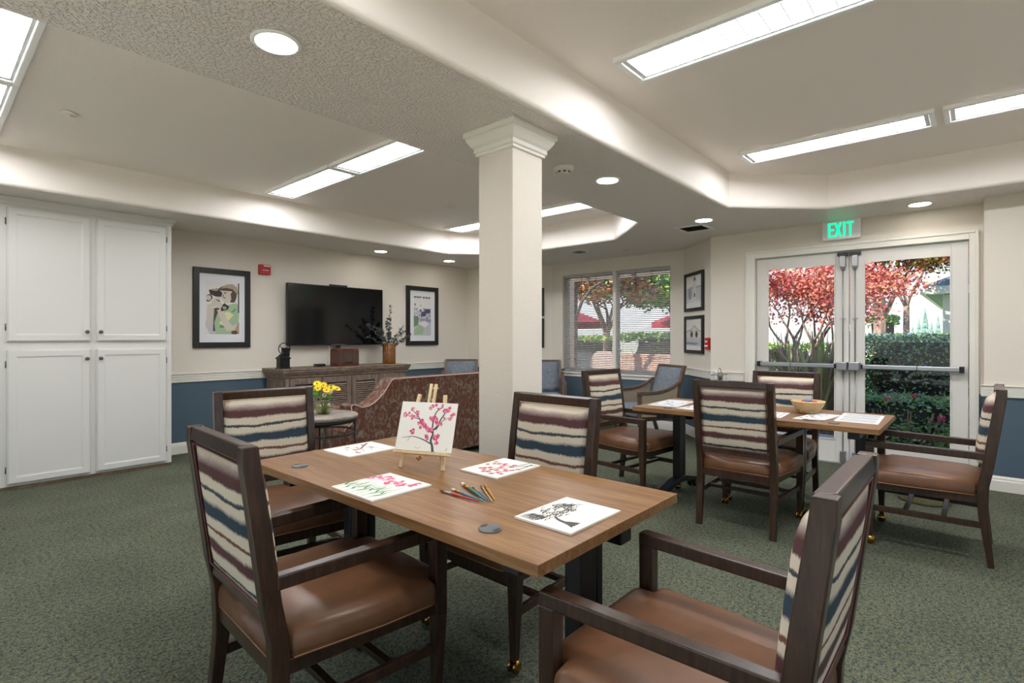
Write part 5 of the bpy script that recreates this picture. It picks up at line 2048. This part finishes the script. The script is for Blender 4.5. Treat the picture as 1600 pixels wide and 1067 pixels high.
# patio umbrellas
m_umb = mat('red_umbrella_canvas', '#b8323f', .8)
for x, y, lab in ((13.2, 9.45, 'red patio umbrella at the left of the window'), (15.5, 6.45, 'red patio umbrella at the right of the window')):
    u = thing('patio_umbrella', lab, 'umbrella', (x, y, GZ), 0, 'red patio umbrellas')
    M = MB()
    n = 8
    vs = [(0, 0, 2.25)] + [(1.25 * math.cos(2 * PI * i / n), 1.25 * math.sin(2 * PI * i / n), 1.78) for i in range(n)] + [(1.25 * math.cos(2 * PI * i / n), 1.25 * math.sin(2 * PI * i / n), 1.62) for i in range(n)]
    M.add(vs, [(0, 1 + i, 1 + (i + 1) % n) for i in range(n)] + [(1 + i, 1 + n + i, 1 + n + (i + 1) % n, 1 + (i + 1) % n) for i in range(n)])
    M.build('canopy', m_umb, u, solid=.004)
    MB().tube([(0, 0, .04), (0, 0, 2.3)], .022, 10).build('pole', m_frame2, u)
    MB().lathe([(.02, 0.0), (.25, 0.001), (.25, .05), (.04, .09)], 20).build('base', m_conc, u)
# low brick wall in front of the shrubs
m_brick = mat('orange_pink_brick', '#c98f74', .85)
vb = coords(m_brick, (1, 1, 1), rot=(0, PI / 2, 0))
bt = nd(m_brick, 'ShaderNodeTexBrick', Scale=4.5)
bt.inputs['Color1'].default_value = lin('#cf9072')
bt.inputs['Color2'].default_value = lin('#dcae95')
bt.inputs['Mortar'].default_value = lin('#e6dccf')
lk(m_brick, vb, bt.inputs['Vector'])
lk(m_brick, bt.outputs['Color'], bsdf(m_brick).inputs['Base Color'])
bw = thing('brick_planter_wall', 'low orange pink brick planter wall outside the right half of the window', 'wall', (10.35, 4.7, GZ + .046))
MB().box(0, .3, -1.6, 1.55, 0, .86).build('brickwork', m_brick, bw)
MB().box(-.03, .33, -1.63, 1.58, .86, .92).build('coping', m_brick, bw, bevel=.008)
# patio furniture
pc = thing('patio_chair', 'grey mesh patio chair seen low through the left blind', 'chair', (9.68, 6.52, GZ + .046), 2.2)
M = MB()
for sx in (-.27, .27):
    M.tube([(sx, .26, 0), (sx, .26, .62), (sx, -.22, .64), (sx, -.30, .95)], .013, 8)
    M.tube([(sx, -.30, 0), (sx, -.22, .40)], .013, 8)
M.build('chair_frame', m_nickel, pc)
M = MB().prism([(-.25, -.22, .40), (.25, -.22, .40), (.25, .26, .43), (-.25, .26, .43)], (0, 0, .012))
M.build('seat', mat('grey_mesh_sling', '#6d7072', .8), pc)
M = MB().prism([(-.25, -.22, .42), (.25, -.22, .42), (.25, -.30, .96), (-.25, -.30, .96)], (0, -.012, 0))
M.build('backrest', mat('grey_mesh_sling', '#6d7072', .8), pc)
pb_ = thing('garden_bench', 'pale pink curved garden bench outside the window', 'bench', (9.3, 5.72, GZ + .046), 0)
m_pk = mat('pale_pink_stone', '#d8b8ac', .8)
M = MB()
out = [(0, y, .42 + .58 * math.sqrt(max(0, 1 - (y / .37) ** 4))) for y in [i * .37 / 8 for i in range(-8, 9)]]
M.prism([(0, -.37, .12)] + out + [(0, .37, .12)], (.08, 0, 0))
M.build('backrest', m_pk, pb_, bevel=.01)
MB().box(-.42, 0, -.36, .36, .38, .44).build('seat', m_pk, pb_, bevel=.01)
for y in (-.28, .28):
    MB().box(-.38, .0, y - .06, y + .06, 0, .38).build('leg', m_pk, pb_)

# conifers at the far side of the field
rnd = random.Random(77)
m_con = noisy('distant_conifer_green', [(.4, '#6b8c80'), (.6, '#9db8a4')], nscale=3, rough=.95)
hts = (3.3, 2.3, 3.0, 3.7, 2.6, 3.2, 2.2)
labs = ('leftmost distant conifer in the row beyond the field', 'short second distant conifer from the left beyond the field', 'third distant conifer from the left beyond the field',
        'tallest distant conifer, in the middle of the row beyond the field', 'third distant conifer from the right beyond the field', 'second distant conifer from the right beyond the field', 'distant conifer nearest the grey green house')
for i in range(7):
    X_ = 60 + 2.2 * (i % 3)
    Y_ = X_ * (.083 - .0075 * i)
    hh = hts[i]
    M = MB()
    lay = 7
    for k in range(lay):
        z0 = hh * (.08 + .13 * k)
        r = (hh * .20) * (1 - k / (lay + .3))
        n = 11
        vs = [(0, 0, z0 + hh * .24)] + [((r * (1 if j % 2 else .72)) * math.cos(2 * PI * j / (2 * n)), (r * (1 if j % 2 else .72)) * math.sin(2 * PI * j / (2 * n)), z0) for j in range(2 * n)]
        M.add(vs, [(0, 1 + j, 1 + (j + 1) % (2 * n)) for j in range(2 * n)])
    M.tube([(0, 0, 0), (0, 0, hh * .3)], .12, 6)
    tag(M.build('conifer_tree', m_con, loc=(X_, Y_, GZ)), labs[i], 'tree', 'row of distant conifers')
